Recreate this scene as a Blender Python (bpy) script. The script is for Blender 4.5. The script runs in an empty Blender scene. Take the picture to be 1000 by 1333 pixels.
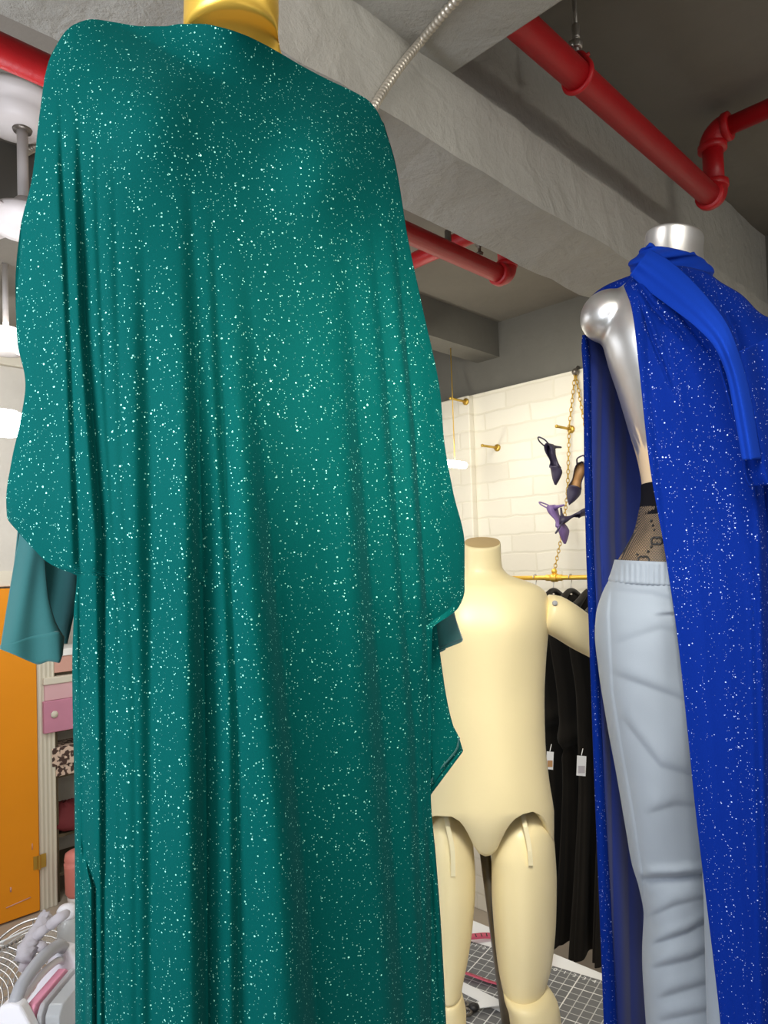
import bpy, bmesh, math, random
import numpy as np
from mathutils import Vector, Matrix
random.seed(7); rng = np.random.RandomState(5)
SC = bpy.context.scene; COL = SC.collection
PI = math.pi
# ------------------------------------------------------------------ camera frame (room axes: x along the beams, y along the white wall)
F, CX, CY, EYE = 920.0, 500.0, 700.0, 1.95
PITCH, ROLL = math.radians(2.1), math.radians(1.9)
s2 = math.sqrt(.5)
f0, r0, z0 = np.array([s2, s2, 0]), np.array([s2, -s2, 0]), np.array([0, 0, 1.])
FW = f0*math.cos(PITCH)+z0*math.sin(PITCH); U1 = -f0*math.sin(PITCH)+z0*math.cos(PITCH)
RT = r0*math.cos(ROLL)-U1*math.sin(ROLL); UP = U1*math.cos(ROLL)+r0*math.sin(ROLL)
CAM = np.array([0, 0, EYE])
def hor(px): return 733.7-.0332*(np.asarray(px, float)-500)
def U(px, py, d):
    px, py, d = np.broadcast_arrays(np.asarray(px, float), np.asarray(py, float), np.asarray(d, float))
    a = (px-CX)/F; b = (CY-py)/F
    return CAM+(FW+a[..., None]*RT+b[..., None]*UP)*d[..., None]
def on(px, py, axis, val):            # the point where the sight line meets the plane axis = val
    dr = FW+(px-CX)/F*RT+(CY-py)/F*UP
    t = (val-CAM[axis])/dr[axis]
    return CAM+dr*t
# ------------------------------------------------------------------ helpers
ORIG = {}
def tag(o, label=None, cat=None, group=None, kind=None):
    if label: o['label'] = label
    if cat: o['category'] = cat
    if group: o['group'] = group
    if kind: o['kind'] = kind
    return o
def thing(name, loc, label, cat, group=None):
    o = bpy.data.objects.new(name, None); COL.objects.link(o); o.location = loc; o.empty_display_size = .05
    ORIG[o] = np.array(loc, float)
    return tag(o, label, cat, group)
def mesh(name, V, Fc, mat, parent=None, smooth=True, loc=None, label=None):
    V = np.asarray(V, float).reshape(-1, 3)
    if parent is not None: o0 = ORIG[parent]
    elif loc is not None: o0 = np.array(loc, float)
    else:
        o0 = np.array([(V[:, 0].min()+V[:, 0].max())/2, (V[:, 1].min()+V[:, 1].max())/2, V[:, 2].min()])
    me = bpy.data.meshes.new(name); me.from_pydata((V-o0).tolist(), [], [list(map(int, f)) for f in Fc])
    bm = bmesh.new(); bm.from_mesh(me); bmesh.ops.recalc_face_normals(bm, faces=bm.faces[:]); bm.to_mesh(me); bm.free()
    me.update()
    o = bpy.data.objects.new(name, me); COL.objects.link(o); ORIG[o] = o0
    if parent is not None: o.parent = parent
    else: o.location = o0
    if mat is not None: me.materials.append(mat)
    if smooth:
        me.polygons.foreach_set('use_smooth', [True]*len(me.polygons))
    if label: o['label'] = label
    return o
def cat(*parts):                       # join (V, F) pairs
    V, Fc, n = [], [], 0
    for v, f in parts:
        v = np.asarray(v, float).reshape(-1, 3); V.append(v); Fc += [[i+n for i in q] for q in f]; n += len(v)
    return np.vstack(V), Fc
def pchip(x, xs, ys):
    xs = np.asarray(xs, float); ys = np.asarray(ys, float); x = np.clip(np.asarray(x, float), xs[0], xs[-1])
    h = np.diff(xs); dl = np.diff(ys)/h; m = np.zeros_like(ys)
    for i in range(1, len(xs)-1):
        if dl[i-1]*dl[i] > 0:
            w1 = 2*h[i]+h[i-1]; w2 = h[i]+2*h[i-1]; m[i] = (w1+w2)/(w1/dl[i-1]+w2/dl[i])
    m[0] = dl[0]; m[-1] = dl[-1]
    k = np.clip(np.searchsorted(xs, x)-1, 0, len(h)-1); t = (x-xs[k])/h[k]
    return ys[k]*(2*t**3-3*t**2+1)+h[k]*m[k]*(t**3-2*t*t+t)+ys[k+1]*(-2*t**3+3*t*t)+h[k]*m[k+1]*(t**3-t*t)
def curve(pts, n):                     # resample a polyline of rows by length, smoothly
    P = np.asarray(pts, float); s = np.r_[0, np.cumsum(np.linalg.norm(np.diff(P, axis=0), axis=1))]; t = np.linspace(0, s[-1], n)
    return np.stack([pchip(t, s, P[:, k]) for k in range(P.shape[1])], 1)
def gridF(nr, nc, wrap=False, off=0):
    m = nc if wrap else nc-1
    return [[off+i*nc+j, off+i*nc+(j+1) % nc, off+(i+1)*nc+(j+1) % nc, off+(i+1)*nc+j] for i in range(nr-1) for j in range(m)]
def sstep(a, b, x):
    t = np.clip((np.asarray(x, float)-a)/(b-a), 0, 1); return t*t*(3-2*t)
def loft(rows, nseg=40, nrow=60, disp=None, tilt=0., ex=1., caps=True):
    R = np.array([list(r)+[0]*(6-len(r)) for r in rows], float)
    y = np.linspace(R[0, 0], R[-1, 0], nrow); c = [pchip(y, R[:, 0], R[:, k]) for k in range(1, 6)]
    a = np.linspace(0, 2*PI, nseg, endpoint=False)
    ca, sa = np.cos(a), np.sin(a)
    ca = np.sign(ca)*np.abs(ca)**ex; sa = np.sign(sa)*np.abs(sa)**ex
    xc = (c[0]+c[1])/2; rx = (c[1]-c[0])/2
    PX = xc[:, None]+rx[:, None]*ca; D = c[2][:, None]-c[3][:, None]*sa
    H = hor(PX); PY = y[:, None]+tilt*(PX-xc[:, None])
    PY = H+(PY-H)*c[2][:, None]/D+c[4][:, None]*sa
    if disp is not None: D = D+disp(PX, PY)*(sa > 0)*np.clip(np.abs(sa)*2, 0, 1)
    V = U(PX, PY, D).reshape(-1, 3); Fc = gridF(nrow, nseg, True)
    if caps: Fc += [list(range(nseg))[::-1], [(nrow-1)*nseg+j for j in range(nseg)]]
    return V, Fc
def tube(pts, rad, seg=12, caps=True, closed=False):
    P = np.asarray(pts, float); n = len(P); rad = np.broadcast_to(np.asarray(rad, float), (n,))
    T = np.gradient(P, axis=0) if not closed else np.roll(P, -1, 0)-np.roll(P, 1, 0)
    T /= np.linalg.norm(T, axis=1)[:, None]+1e-12
    u = np.cross(T[0], [0, 0, 1.]);
    if np.linalg.norm(u) < .1: u = np.cross(T[0], [1., 0, 0])
    u /= np.linalg.norm(u); V = []
    a = np.linspace(0, 2*PI, seg, endpoint=False)
    for i in range(n):
        u = u-T[i]*np.dot(u, T[i]); u /= np.linalg.norm(u); w = np.cross(T[i], u)
        V.append(P[i]+rad[i]*(np.cos(a)[:, None]*u+np.sin(a)[:, None]*w))
    V = np.vstack(V); Fc = gridF(n, seg, True)
    if closed: Fc += [[(n-1)*seg+j, (n-1)*seg+(j+1) % seg, (j+1) % seg, j] for j in range(seg)]
    elif caps: Fc += [list(range(seg))[::-1], [(n-1)*seg+j for j in range(seg)]]
    return V, Fc
def box(x0, x1, y0, y1, z0_, z1, bev=0., rot=0., piv=None, seg=2):
    bm = bmesh.new(); bmesh.ops.create_cube(bm, size=1)
    for v in bm.verts: v.co = Vector(((x0+x1)/2+v.co.x*(x1-x0), (y0+y1)/2+v.co.y*(y1-y0), (z0_+z1)/2+v.co.z*(z1-z0_)))
    if bev: bmesh.ops.bevel(bm, geom=bm.edges[:], offset=bev, segments=seg, affect='EDGES', profile=.5)
    bm.verts.index_update()
    V = np.array([v.co[:] for v in bm.verts]); Fc = [[v.index for v in f.verts] for f in bm.faces]; bm.free()
    if rot:
        p = np.array(piv if piv is not None else [(x0+x1)/2, (y0+y1)/2]); c, s = math.cos(rot), math.sin(rot)
        q = V[:, :2]-p; V[:, :2] = p+np.stack([q[:, 0]*c-q[:, 1]*s, q[:, 0]*s+q[:, 1]*c], 1)
    return V, Fc
def lathe(c, prof, seg=32, ax=(0, 0, 1.)):    # prof: (radius, height) about axis ax through c
    ax = np.array(ax, float); ax /= np.linalg.norm(ax); u = np.cross(ax, [.3, .9, .1]); u /= np.linalg.norm(u); w = np.cross(ax, u)
    a = np.linspace(0, 2*PI, seg, endpoint=False); V = []
    for r, h in prof: V.append(np.array(c)+ax*h+r*(np.cos(a)[:, None]*u+np.sin(a)[:, None]*w))
    return np.vstack(V), gridF(len(prof), seg, True)+[list(range(seg))[::-1], [(len(prof)-1)*seg+j for j in range(seg)]]
def sphere(c, r, n=12):
    return lathe(c, [(r*max(.02, math.sin(t)), -r*math.cos(t)) for t in np.linspace(0, PI, n)], 2*n)
def mod(o, kind, **k):
    m = o.modifiers.new(kind.lower(), kind)
    for a, b in k.items(): setattr(m, a, b)
    return o
# ------------------------------------------------------------------ materials
def lin(c): return tuple((x/255/12.92 if x <= 10 else ((x/255+.055)/1.055)**2.4) for x in c)+(1.,)
def newmat(name):
    m = bpy.data.materials.new(name); m.use_nodes = True; nt = m.node_tree; b = nt.nodes['Principled BSDF']
    return m, nt, b
def N(nt, t, **k):
    n = nt.nodes.new(t)
    for a, v in k.items():
        if a in n.inputs.keys(): n.inputs[a].default_value = v
        else: setattr(n, a, v)
    return n
def math_(nt, op, a, b=None):
    n = nt.nodes.new('ShaderNodeMath'); n.operation = op
    for i, x in enumerate((a, b)):
        if x is None: continue
        if isinstance(x, (int, float)): n.inputs[i].default_value = x
        else: nt.links.new(x, n.inputs[i])
    return n.outputs[0]
def mixc(nt, fac, a, b):
    n = nt.nodes.new('ShaderNodeMix'); n.data_type = 'RGBA'
    for i, x in ((0, fac), (6, a), (7, b)):
        if isinstance(x, (int, float, tuple)): n.inputs[i].default_value = x
        else: nt.links.new(x, n.inputs[i])
    return n.outputs[2]
def plain(name, c, rough=.6, metal=0., var=.12, vs=8., bump=0., bs=60., sheen=0., spec=.5, trans=0., alpha=1.):
    m, nt, b = newmat(name); L = nt.links.new
    tc = N(nt, 'ShaderNodeTexCoord'); nz = N(nt, 'ShaderNodeTexNoise', Scale=vs, Detail=5.); L(tc.outputs['Object'], nz.inputs['Vector'])
    c = lin(c); d = tuple(x*(1-var) for x in c[:3])+(1,); e = tuple(min(1, x*(1+var)) for x in c[:3])+(1,)
    L(mixc(nt, nz.outputs['Fac'], d, e), b.inputs['Base Color'])
    b.inputs['Roughness'].default_value = rough; b.inputs['Metallic'].default_value = metal
    b.inputs['Specular IOR Level'].default_value = spec
    b.inputs['Sheen Weight'].default_value = sheen; b.inputs['Transmission Weight'].default_value = trans; b.inputs['Alpha'].default_value = alpha
    if bump:
        n2 = N(nt, 'ShaderNodeTexNoise', Scale=bs, Detail=8., Roughness=.6); L(tc.outputs['Object'], n2.inputs['Vector'])
        bp = N(nt, 'ShaderNodeBump', Strength=bump, Distance=.01); L(n2.outputs['Fac'], bp.inputs['Height']); L(bp.outputs[0], b.inputs['Normal'])
    return m
def emit(name, c, s):
    m, nt, b = newmat(name); b.inputs['Emission Color'].default_value = lin(c); b.inputs['Emission Strength'].default_value = s
    b.inputs['Base Color'].default_value = lin(c); return m
def glitter(name, base, flake, dens=1., sheen=.25, s1=190., tint=(200, 225, 235), rgh=.75):
    m, nt, b = newmat(name); L = nt.links.new
    tc = N(nt, 'ShaderNodeTexCoord'); o = tc.outputs['Object']
    nz = N(nt, 'ShaderNodeTexNoise', Scale=9., Detail=3.); L(o, nz.inputs['Vector'])
    masks = []
    for sc, th, r0_, gain in ((s1, .235, .50, 1.), (s1*1.75, .27, .62, .75), (s1*.62, .15, .62, 1.)):
        v = N(nt, 'ShaderNodeTexVoronoi', Scale=sc); L(o, v.inputs['Vector'])
        sp = N(nt, 'ShaderNodeSeparateColor'); L(v.outputs['Color'], sp.inputs[0])
        near = math_(nt, 'LESS_THAN', v.outputs['Distance'], math_(nt, 'MULTIPLY', sp.outputs[1], th))
        lim = math_(nt, 'SUBTRACT', 1.05-r0_*.55*dens, math_(nt, 'MULTIPLY', nz.outputs['Fac'], .75*dens*r0_))
        pick = math_(nt, 'GREATER_THAN', sp.outputs[0], lim)
        k = math_(nt, 'MULTIPLY', near, pick)
        k = math_(nt, 'MULTIPLY', k, math_(nt, 'ADD', math_(nt, 'MULTIPLY', sp.outputs[2], .7*gain), .3*gain))
        masks.append(k)
    mk = math_(nt, 'MAXIMUM', math_(nt, 'MAXIMUM', masks[0], masks[1]), masks[2])
    n2 = N(nt, 'ShaderNodeTexNoise', Scale=900., Detail=2.); L(o, n2.inputs['Vector'])
    bb = lin(base); cl = mixc(nt, n2.outputs['Fac'], tuple(x*.8 for x in bb[:3])+(1,), tuple(x*1.2 for x in bb[:3])+(1,))
    L(mixc(nt, mk, cl, lin(flake)), b.inputs['Base Color'])
    L(math_(nt, 'SUBTRACT', rgh, math_(nt, 'MULTIPLY', mk, .45)), b.inputs['Roughness'])
    L(math_(nt, 'MULTIPLY', mk, .25), b.inputs['Metallic'])
    b.inputs['Sheen Weight'].default_value = sheen; b.inputs['Sheen Roughness'].default_value = .4; b.inputs['Sheen Tint'].default_value = lin(tint)
    b.inputs['Specular IOR Level'].default_value = .04
    return m
M = {}
M['green'] = glitter('green_glitter_knit', (0, 72, 69), (175, 255, 232), 1.04, .02, 215.)
M['green_plain'] = plain('green_plain_knit', (24, 80, 80), .8, sheen=.3, var=.06, vs=300, spec=.2)
M['blue'] = glitter('blue_glitter_knit', (4, 32, 112), (190, 205, 255), .8, .05, 230., (120, 150, 255))
M['blue_plain'] = plain('blue_plain_knit', (10, 48, 142), .8, sheen=.0, var=.05, vs=300, spec=.08)
M['blue_in'] = plain('blue_reverse', (34, 52, 128), .85, sheen=.1, var=.05, vs=300, spec=.15)
M['gold'] = plain('gold_chrome', (246, 200, 84), .3, .6, .05)
M['brass'] = plain('brass', (205, 170, 80), .4, .8, .1)
M['red'] = plain('red_pipe_paint', (176, 16, 24), .42, 0, .12, 14, .12, 90)
M['steel'] = plain('steel', (190, 186, 180), .35, .9, .1)
M['dark_steel'] = plain('dark_steel', (112, 105, 96), .35, .6, .15)
M['conduit'] = plain('conduit_metal', (200, 192, 178), .4, .75, .1)
M['cream'] = plain('cream_plastic', (246, 229, 180), .38, 0, .04, 5, .03, 40)
M['cream_light'] = plain('pale_strap', (238, 226, 186), .45, 0, .04)
M['white_plastic'] = plain('white_plastic', (238, 236, 240), .4, 0, .02)
M['grey_plastic'] = plain('grey_plastic', (172, 173, 178), .45, 0, .05)
M['pink_plastic'] = plain('pink_plastic', (252, 168, 196), .4, 0, .04)
M['clear'] = plain('clear_plastic', (222, 226, 228), .2, 0, .02, alpha=.55)
M['acrylic'] = plain('acrylic', (225, 228, 226), .1, 0, .02, alpha=.3)
M['trouser'] = plain('grey_jersey', (128, 136, 146), .75, 0, .05, 20, .05, 600, sheen=.15, spec=.25)
M['black'] = plain('black_cloth', (34, 31, 27), .9, 0, .25, 5, sheen=.05, spec=.08)
M['black2'] = plain('black_plastic', (24, 22, 22), .5, 0, .1)
M['paper'] = plain('paper', (236, 236, 234), .8, 0, .02)
M['offwhite'] = plain('offwhite_paint', (214, 208, 192), .6, 0, .05, 6, .06, 30)
M['fanwhite'] = plain('fan_white', (206, 200, 196), .45, 0, .03)
M['purple'] = plain('purple_suede', (112, 88, 140), .6, 0, .1)
M['navy'] = plain('dark_violet', (44, 38, 62), .5, 0, .1)
M['tan'] = plain('tan_leather', (186, 140, 92), .5, 0, .1)
M['maroon'] = plain('maroon_cloth', (104, 30, 34), .8, 0, .2)
M['pinkcard'] = plain('pale_pink_card', (214, 172, 178), .7, 0, .06)
M['pinkcard2'] = plain('rose_card', (196, 132, 156), .6, 0, .12)
M['peach'] = plain('peach_card', (208, 160, 146), .7, 0, .08)
M['salmon'] = plain('salmon_plastic', (226, 142, 132), .45, 0, .05)
M['bluelab'] = plain('blue_plastic', (40, 74, 160), .5, 0, .05)
M['post'] = plain('post_paint', (92, 82, 62), .6, .2, .2)
M['orange'] = plain('orange_paint', (232, 146, 14), .38, 0, .1, 2.5, .04, 9)
M['tapepink'] = plain('tape_pink', (206, 84, 108), .6, 0, .05)
M['tubeR'] = emit('lit_tube', (255, 250, 235), 22.)
M['tubeL'] = emit('lit_tube_cool', (240, 246, 255), 12.)
M['greyglove'] = plain('pale_grey_cloth', (190, 184, 188), .8, 0, .12, 30, .2, 40)
def concrete(name, c, bump=.5, rough=.75, var=.25):
    m, nt, b = newmat(name); L = nt.links.new
    tc = N(nt, 'ShaderNodeTexCoord'); o = tc.outputs['Object']
    a = N(nt, 'ShaderNodeTexNoise', Scale=2.2, Detail=7., Roughness=.65); L(o, a.inputs['Vector'])
    g = N(nt, 'ShaderNodeTexNoise', Scale=38., Detail=8., Roughness=.7); L(o, g.inputs['Vector'])
    h = N(nt, 'ShaderNodeTexNoise', Scale=9., Detail=6., Distortion=1.2); L(o, h.inputs['Vector'])
    cc = lin(c); col = mixc(nt, a.outputs['Fac'], tuple(x*(1-var) for x in cc[:3])+(1,), tuple(x*(1+var) for x in cc[:3])+(1,))
    L(col, b.inputs['Base Color']); b.inputs['Roughness'].default_value = rough; b.inputs['Specular IOR Level'].default_value = .35
    s = math_(nt, 'ADD', math_(nt, 'MULTIPLY', g.outputs['Fac'], .5), h.outputs['Fac'])
    bp = N(nt, 'ShaderNodeBump', Strength=bump, Distance=.012); L(s, bp.inputs['Height']); L(bp.outputs[0], b.inputs['Normal'])
    return m
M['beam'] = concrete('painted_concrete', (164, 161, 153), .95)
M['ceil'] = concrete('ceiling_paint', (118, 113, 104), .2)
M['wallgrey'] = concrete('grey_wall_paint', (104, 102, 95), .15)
M['floor'] = concrete('floor_concrete', (176, 164, 148), .25, .7, .2)
M['niche'] = concrete('white_plaster', (200, 196, 188), .2)
def brickmat():
    m, nt, b = newmat('white_brick'); L = nt.links.new
    tc = N(nt, 'ShaderNodeTexCoord'); sp = N(nt, 'ShaderNodeSeparateXYZ'); L(tc.outputs['Object'], sp.inputs[0])
    cb = N(nt, 'ShaderNodeCombineXYZ'); L(sp.outputs[1], cb.inputs[0]); L(sp.outputs[2], cb.inputs[1])
    nz = N(nt, 'ShaderNodeTexNoise', Scale=7., Detail=4.); L(tc.outputs['Object'], nz.inputs['Vector'])
    mx = N(nt, 'ShaderNodeVectorMath', operation='MULTIPLY_ADD'); L(nz.outputs['Color'], mx.inputs[0]); mx.inputs[1].default_value = (.03, .03, 0); L(cb.outputs[0], mx.inputs[2])
    bt = N(nt, 'ShaderNodeTexBrick', Scale=1.); L(mx.outputs[0], bt.inputs['Vector'])
    bt.inputs['Brick Width'].default_value = .3; bt.inputs['Row Height'].default_value = .1; bt.inputs['Mortar Size'].default_value = .008; bt.inputs['Mortar Smooth'].default_value = .6
    bt.inputs['Color1'].default_value = lin((226, 220, 204)); bt.inputs['Color2'].default_value = lin((232, 227, 212)); bt.inputs['Mortar'].default_value = lin((222, 216, 198))
    L(bt.outputs['Color'], b.inputs['Base Color']); b.inputs['Roughness'].default_value = .55
    g = N(nt, 'ShaderNodeTexNoise', Scale=30., Detail=6.); L(tc.outputs['Object'], g.inputs['Vector'])
    h = math_(nt, 'SUBTRACT', math_(nt, 'MULTIPLY', g.outputs['Fac'], .25), bt.outputs['Fac'])
    bp = N(nt, 'ShaderNodeBump', Strength=.2, Distance=.012); L(h, bp.inputs['Height']); L(bp.outputs[0], b.inputs['Normal'])
    return m
M['brick'] = brickmat()
def groovemat():
    m, nt, b = newmat('grooved_casing'); L = nt.links.new
    tc = N(nt, 'ShaderNodeTexCoord'); w = N(nt, 'ShaderNodeTexWave', Scale=13., Distortion=.2); w.bands_direction = 'X'; L(tc.outputs['Object'], w.inputs['Vector'])
    L(mixc(nt, w.outputs['Fac'], lin((196, 190, 172)), lin((222, 217, 200))), b.inputs['Base Color'])
    bp = N(nt, 'ShaderNodeBump', Strength=.4, Distance=.01); L(w.outputs['Fac'], bp.inputs['Height']); L(bp.outputs[0], b.inputs['Normal']); return m
M['casing'] = groovemat()
def matmat(rot):
    m, nt, b = newmat('cutting_mat_grid'); L = nt.links.new
    tc = N(nt, 'ShaderNodeTexCoord'); sp = N(nt, 'ShaderNodeSeparateXYZ'); L(tc.outputs['Object'], sp.inputs[0])
    k = None
    for per, wd, g in ((.0254, .045, .6), (.127, .012, 1.)):
        for ax in (0, 1):
            fr = math_(nt, 'FRACT', math_(nt, 'DIVIDE', sp.outputs[ax], per))
            ln = math_(nt, 'MULTIPLY', math_(nt, 'LESS_THAN', math_(nt, 'ABSOLUTE', math_(nt, 'SUBTRACT', fr, .5)), wd), g)
            k = ln if k is None else math_(nt, 'MAXIMUM', k, ln)
    L(mixc(nt, k, lin((104, 104, 104)), lin((226, 226, 222))), b.inputs['Base Color']); b.inputs['Roughness'].default_value = .6
    return m
M['mat'] = matmat(0)
def silvermat():
    m, nt, b = newmat('silver_over_beige'); L = nt.links.new
    tc = N(nt, 'ShaderNodeTexCoord'); sp = N(nt, 'ShaderNodeSeparateXYZ'); L(tc.outputs['Object'], sp.inputs[0])
    mp = N(nt, 'ShaderNodeMapping'); mp.inputs['Scale'].default_value = (60, 60, 5); L(tc.outputs['Object'], mp.inputs[0])
    nz = N(nt, 'ShaderNodeTexNoise', Scale=1., Detail=2.); L(mp.outputs[0], nz.inputs['Vector'])
    e = math_(nt, 'SUBTRACT', math_(nt, 'ADD', sp.outputs[2], math_(nt, 'MULTIPLY', nz.outputs['Fac'], .24)), 1.37)
    k = N(nt, 'ShaderNodeMapRange'); L(e, k.inputs[0]); k.inputs[1].default_value = -.012; k.inputs[2].default_value = .012
    n2 = N(nt, 'ShaderNodeTexNoise', Scale=14., Detail=4.); L(tc.outputs['Object'], n2.inputs['Vector'])
    L(mixc(nt, k.outputs[0], lin((224, 196, 158)), mixc(nt, n2.outputs['Fac'], lin((188, 186, 184)), lin((216, 214, 211)))), b.inputs['Base Color'])
    L(math_(nt, 'MULTIPLY', k.outputs[0], .85), b.inputs['Metallic']); b.inputs['Roughness'].default_value = .36
    return m
M['silver'] = silvermat()
def lacemat():
    m, nt, b = newmat('black_lace'); L = nt.links.new
    tc = N(nt, 'ShaderNodeTexCoord'); vs = []
    for rz in (.8, -.8):
        mp = N(nt, 'ShaderNodeMapping'); mp.inputs['Rotation'].default_value = (0, rz, .78); L(tc.outputs['Object'], mp.inputs[0])
        w = N(nt, 'ShaderNodeTexWave', Scale=190., Distortion=0.); L(mp.outputs[0], w.inputs['Vector']); vs.append(w.outputs['Fac'])
    k = math_(nt, 'MULTIPLY', vs[0], vs[1]); nz = N(nt, 'ShaderNodeTexNoise', Scale=26.); L(tc.outputs['Object'], nz.inputs['Vector'])
    k = math_(nt, 'MULTIPLY', math_(nt, 'GREATER_THAN', k, .32), math_(nt, 'MULTIPLY', nz.outputs['Fac'], 1.1))
    L(mixc(nt, k, lin((16, 14, 14)), lin((176, 148, 116))), b.inputs['Base Color']); b.inputs['Roughness'].default_value = .7
    return m
M['lace'] = lacemat()
def traymat():
    m, nt, b = newmat('patterned_card'); L = nt.links.new
    tc = N(nt, 'ShaderNodeTexCoord'); v = N(nt, 'ShaderNodeTexNoise', Scale=38., Detail=1.); L(tc.outputs['Object'], v.inputs['Vector'])
    k = N(nt, 'ShaderNodeMapRange'); L(v.outputs['Fac'], k.inputs[0]); k.inputs[1].default_value = .47; k.inputs[2].default_value = .53
    L(mixc(nt, k.outputs[0], lin((70, 50, 44)), lin((214, 190, 172))), b.inputs['Base Color']); return m
M['tray'] = traymat()
# ------------------------------------------------------------------ the room
CEIL, WX, WY = 3.28, 3.25, 4.45
def struct(name, vf, m, smooth=False):
    o = mesh(name, *vf, m, smooth=smooth, loc=(0, 0, 0)); o['kind'] = 'structure'; return o
struct('floor', box(-3, WX+.2, -3, 5.1, -.1, 0), M['floor'])
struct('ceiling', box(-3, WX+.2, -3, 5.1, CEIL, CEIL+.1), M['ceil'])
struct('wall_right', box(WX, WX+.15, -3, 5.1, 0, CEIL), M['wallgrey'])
xc0 = on(47, 1000, 1, WY)[0]; xc1 = on(70, 1000, 1, WY)[0]
zdoor = on(0, 764, 1, WY)[2]
struct('wall_left', cat(box(-3, xc1, WY, WY+.2, zdoor, CEIL), box(-3, .2, WY, WY+.2, 0, zdoor), box(xc0+.02, xc1, WY+.005, WY+.2, 0, zdoor)), M['niche'])
struct('wall_back', box(-3, WX+.2, WY+.42, WY+.6, 0, CEIL), M['niche'])
struct('trim_1', box(WX-.03, WX, -3, WY+.42, 0, 2.90, .004), M['brick'])          # white brick facing on the lower wall
yp = on(620, 620, 0, WX-.03)[1]
struct('trim_2', box(WX-.075, WX-.03, yp, yp+.9, 0, 2.89, .006), M['brick'])     # brick pier
struct('trim_3', box(xc0, xc1, WY-.035, WY+.005, 0, zdoor+.1, .004), M['casing'])
struct('trim_4', box(-3, xc1, WY-.03, WY, zdoor, zdoor+.09, .006), M['offwhite'])
struct('trim_5', box(-3, xc1, WY-.04, WY, CEIL-.1, CEIL, .006), M['offwhite'])
# main beam, its lighter lower band, the cross beam and the far beam
def beamrough(o):
    return o
prof = [(.87, 2.77), (1.09, 2.77), (1.09, CEIL), (.915, CEIL), (.913, 2.975), (.885, 2.955)]
def prism(prof, x0, x1, nx=80, jit=.004):
    V = []; n = len(prof)
    for i in range(nx):
        x = x0+(x1-x0)*i/(nx-1)
        for j, (y, z) in enumerate(prof): V.append((x, y+rng.uniform(-jit, jit), z+rng.uniform(-jit, jit)*(z < CEIL-.01)))
    return np.array(V), gridF(nx, n, True)+[list(range(n))[::-1], [(nx-1)*n+j for j in range(n)]]
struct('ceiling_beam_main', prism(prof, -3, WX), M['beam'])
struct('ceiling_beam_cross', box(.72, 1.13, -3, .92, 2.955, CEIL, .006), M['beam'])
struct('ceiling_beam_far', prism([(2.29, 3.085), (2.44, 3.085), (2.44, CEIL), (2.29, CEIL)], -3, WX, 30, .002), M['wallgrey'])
# ------------------------------------------------------------------ orange door and its hinges
dl = on(0, 1190, 1, WY-.03)
door = thing('door_1', (xc0-.4, WY-.03, 0), 'orange painted door with scuffed lower half beside the grooved white casing', 'door')
door['kind'] = 'structure'
mesh('door_leaf', *box(xc0-.82, xc0-.006, WY-.05, WY-.01, .012, zdoor-.01, .004), M['orange'], door, False)
for pz in (1122, 800):
    h = on(50.5, pz, 1, WY-.05); parts = [tube([h+[0, -.01, -.04], h+[0, -.01, .04]], .008, 10), box(h[0]+.005, h[0]+.04, h[1]-.003, h[1]+.003, h[2]-.038, h[2]+.038), box(h[0]-.03, h[0]-.005, h[1]-.003, h[1]+.003, h[2]-.038, h[2]+.038)]
    mesh('hinge', *cat(*parts), M['brass'], door, False)
V = []
for (a, b_, w) in (((8, 1182), (40, 1168), .006), ((14, 1155), (14, 1161), .009), ((42, 1098), (42, 1106), .005)):
    p, q = on(*a, 1, WY-.0515), on(*b_, 1, WY-.0515); V.append(tube([p, q], w*.5, 6))
mesh('scuff', *cat(*V), M['peach'], door)
# ------------------------------------------------------------------ sprinkler pipes
def arc(p, a, b, r, n=8):            # rounded corner at p from direction a to direction b
    p, a, b = np.array(p), np.array(a, float), np.array(b, float)
    return [p-a*r*(1-math.sin(t))+b*r*(1-math.cos(t)) for t in np.linspace(0, PI/2, n)]
def collar(c, ax, r, l): return lathe(np.array(c)-np.array(ax)*l/2, [(r*.96, 0), (r*1.02, l*.1), (r*1.02, l*.9), (r*.96, l)], 24, ax)
PR = .031
zf = 3.01; a = on(700, 51, 2, zf); e = on(927, 258, 2, zf); yf = (a[1]+e[1])/2; xe = e[0]
fp = thing('sprinkler_pipe', (1.2, yf, zf-PR), 'red sprinkler pipe on a clevis hanger above the silver mannequin, riser at its end', 'pipe')
mesh('pipe_run', *tube([(-1.5, yf, zf), (xe, yf, zf)], PR, 28), M['red'], fp)
mesh('elbow', *cat(tube(arc((xe+.02, yf, zf), (1, 0, 0), (0, 0, 1), .045, 10), PR*1.22, 24), collar((xe-.02, yf, zf), (1, 0, 0), PR*1.3, .022), collar((xe+.02, yf, zf+.045), (0, 0, 1), PR*1.3, .02)), M['red'], fp)
zr = min(CEIL-.05, on(921, 168, 1, yf)[2])
mesh('riser', *tube([(xe+.02, yf, zf+.03), (xe+.02, yf, zr-.03)], PR*.95, 24), M['red'], fp)
mesh('elbow', *cat(tube(arc((xe+.02, yf, zr), (0, 0, 1), (0, -1, 0), .045, 10), PR*1.22, 24), collar((xe+.02, yf, zr-.045), (0, 0, 1), PR*1.3, .02), collar((xe+.02, yf-.045, zr), (0, -1, 0), PR*1.3, .02)), M['red'], fp)
mesh('branch_run', *tube([(xe+.02, yf-.03, zr), (xe+.02, -2.5, zr)], PR*.85, 24), M['red'], fp)
xh = on(752, 97, 1, yf)[0]
th = np.linspace(0, 2*PI, 40, endpoint=False)
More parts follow.
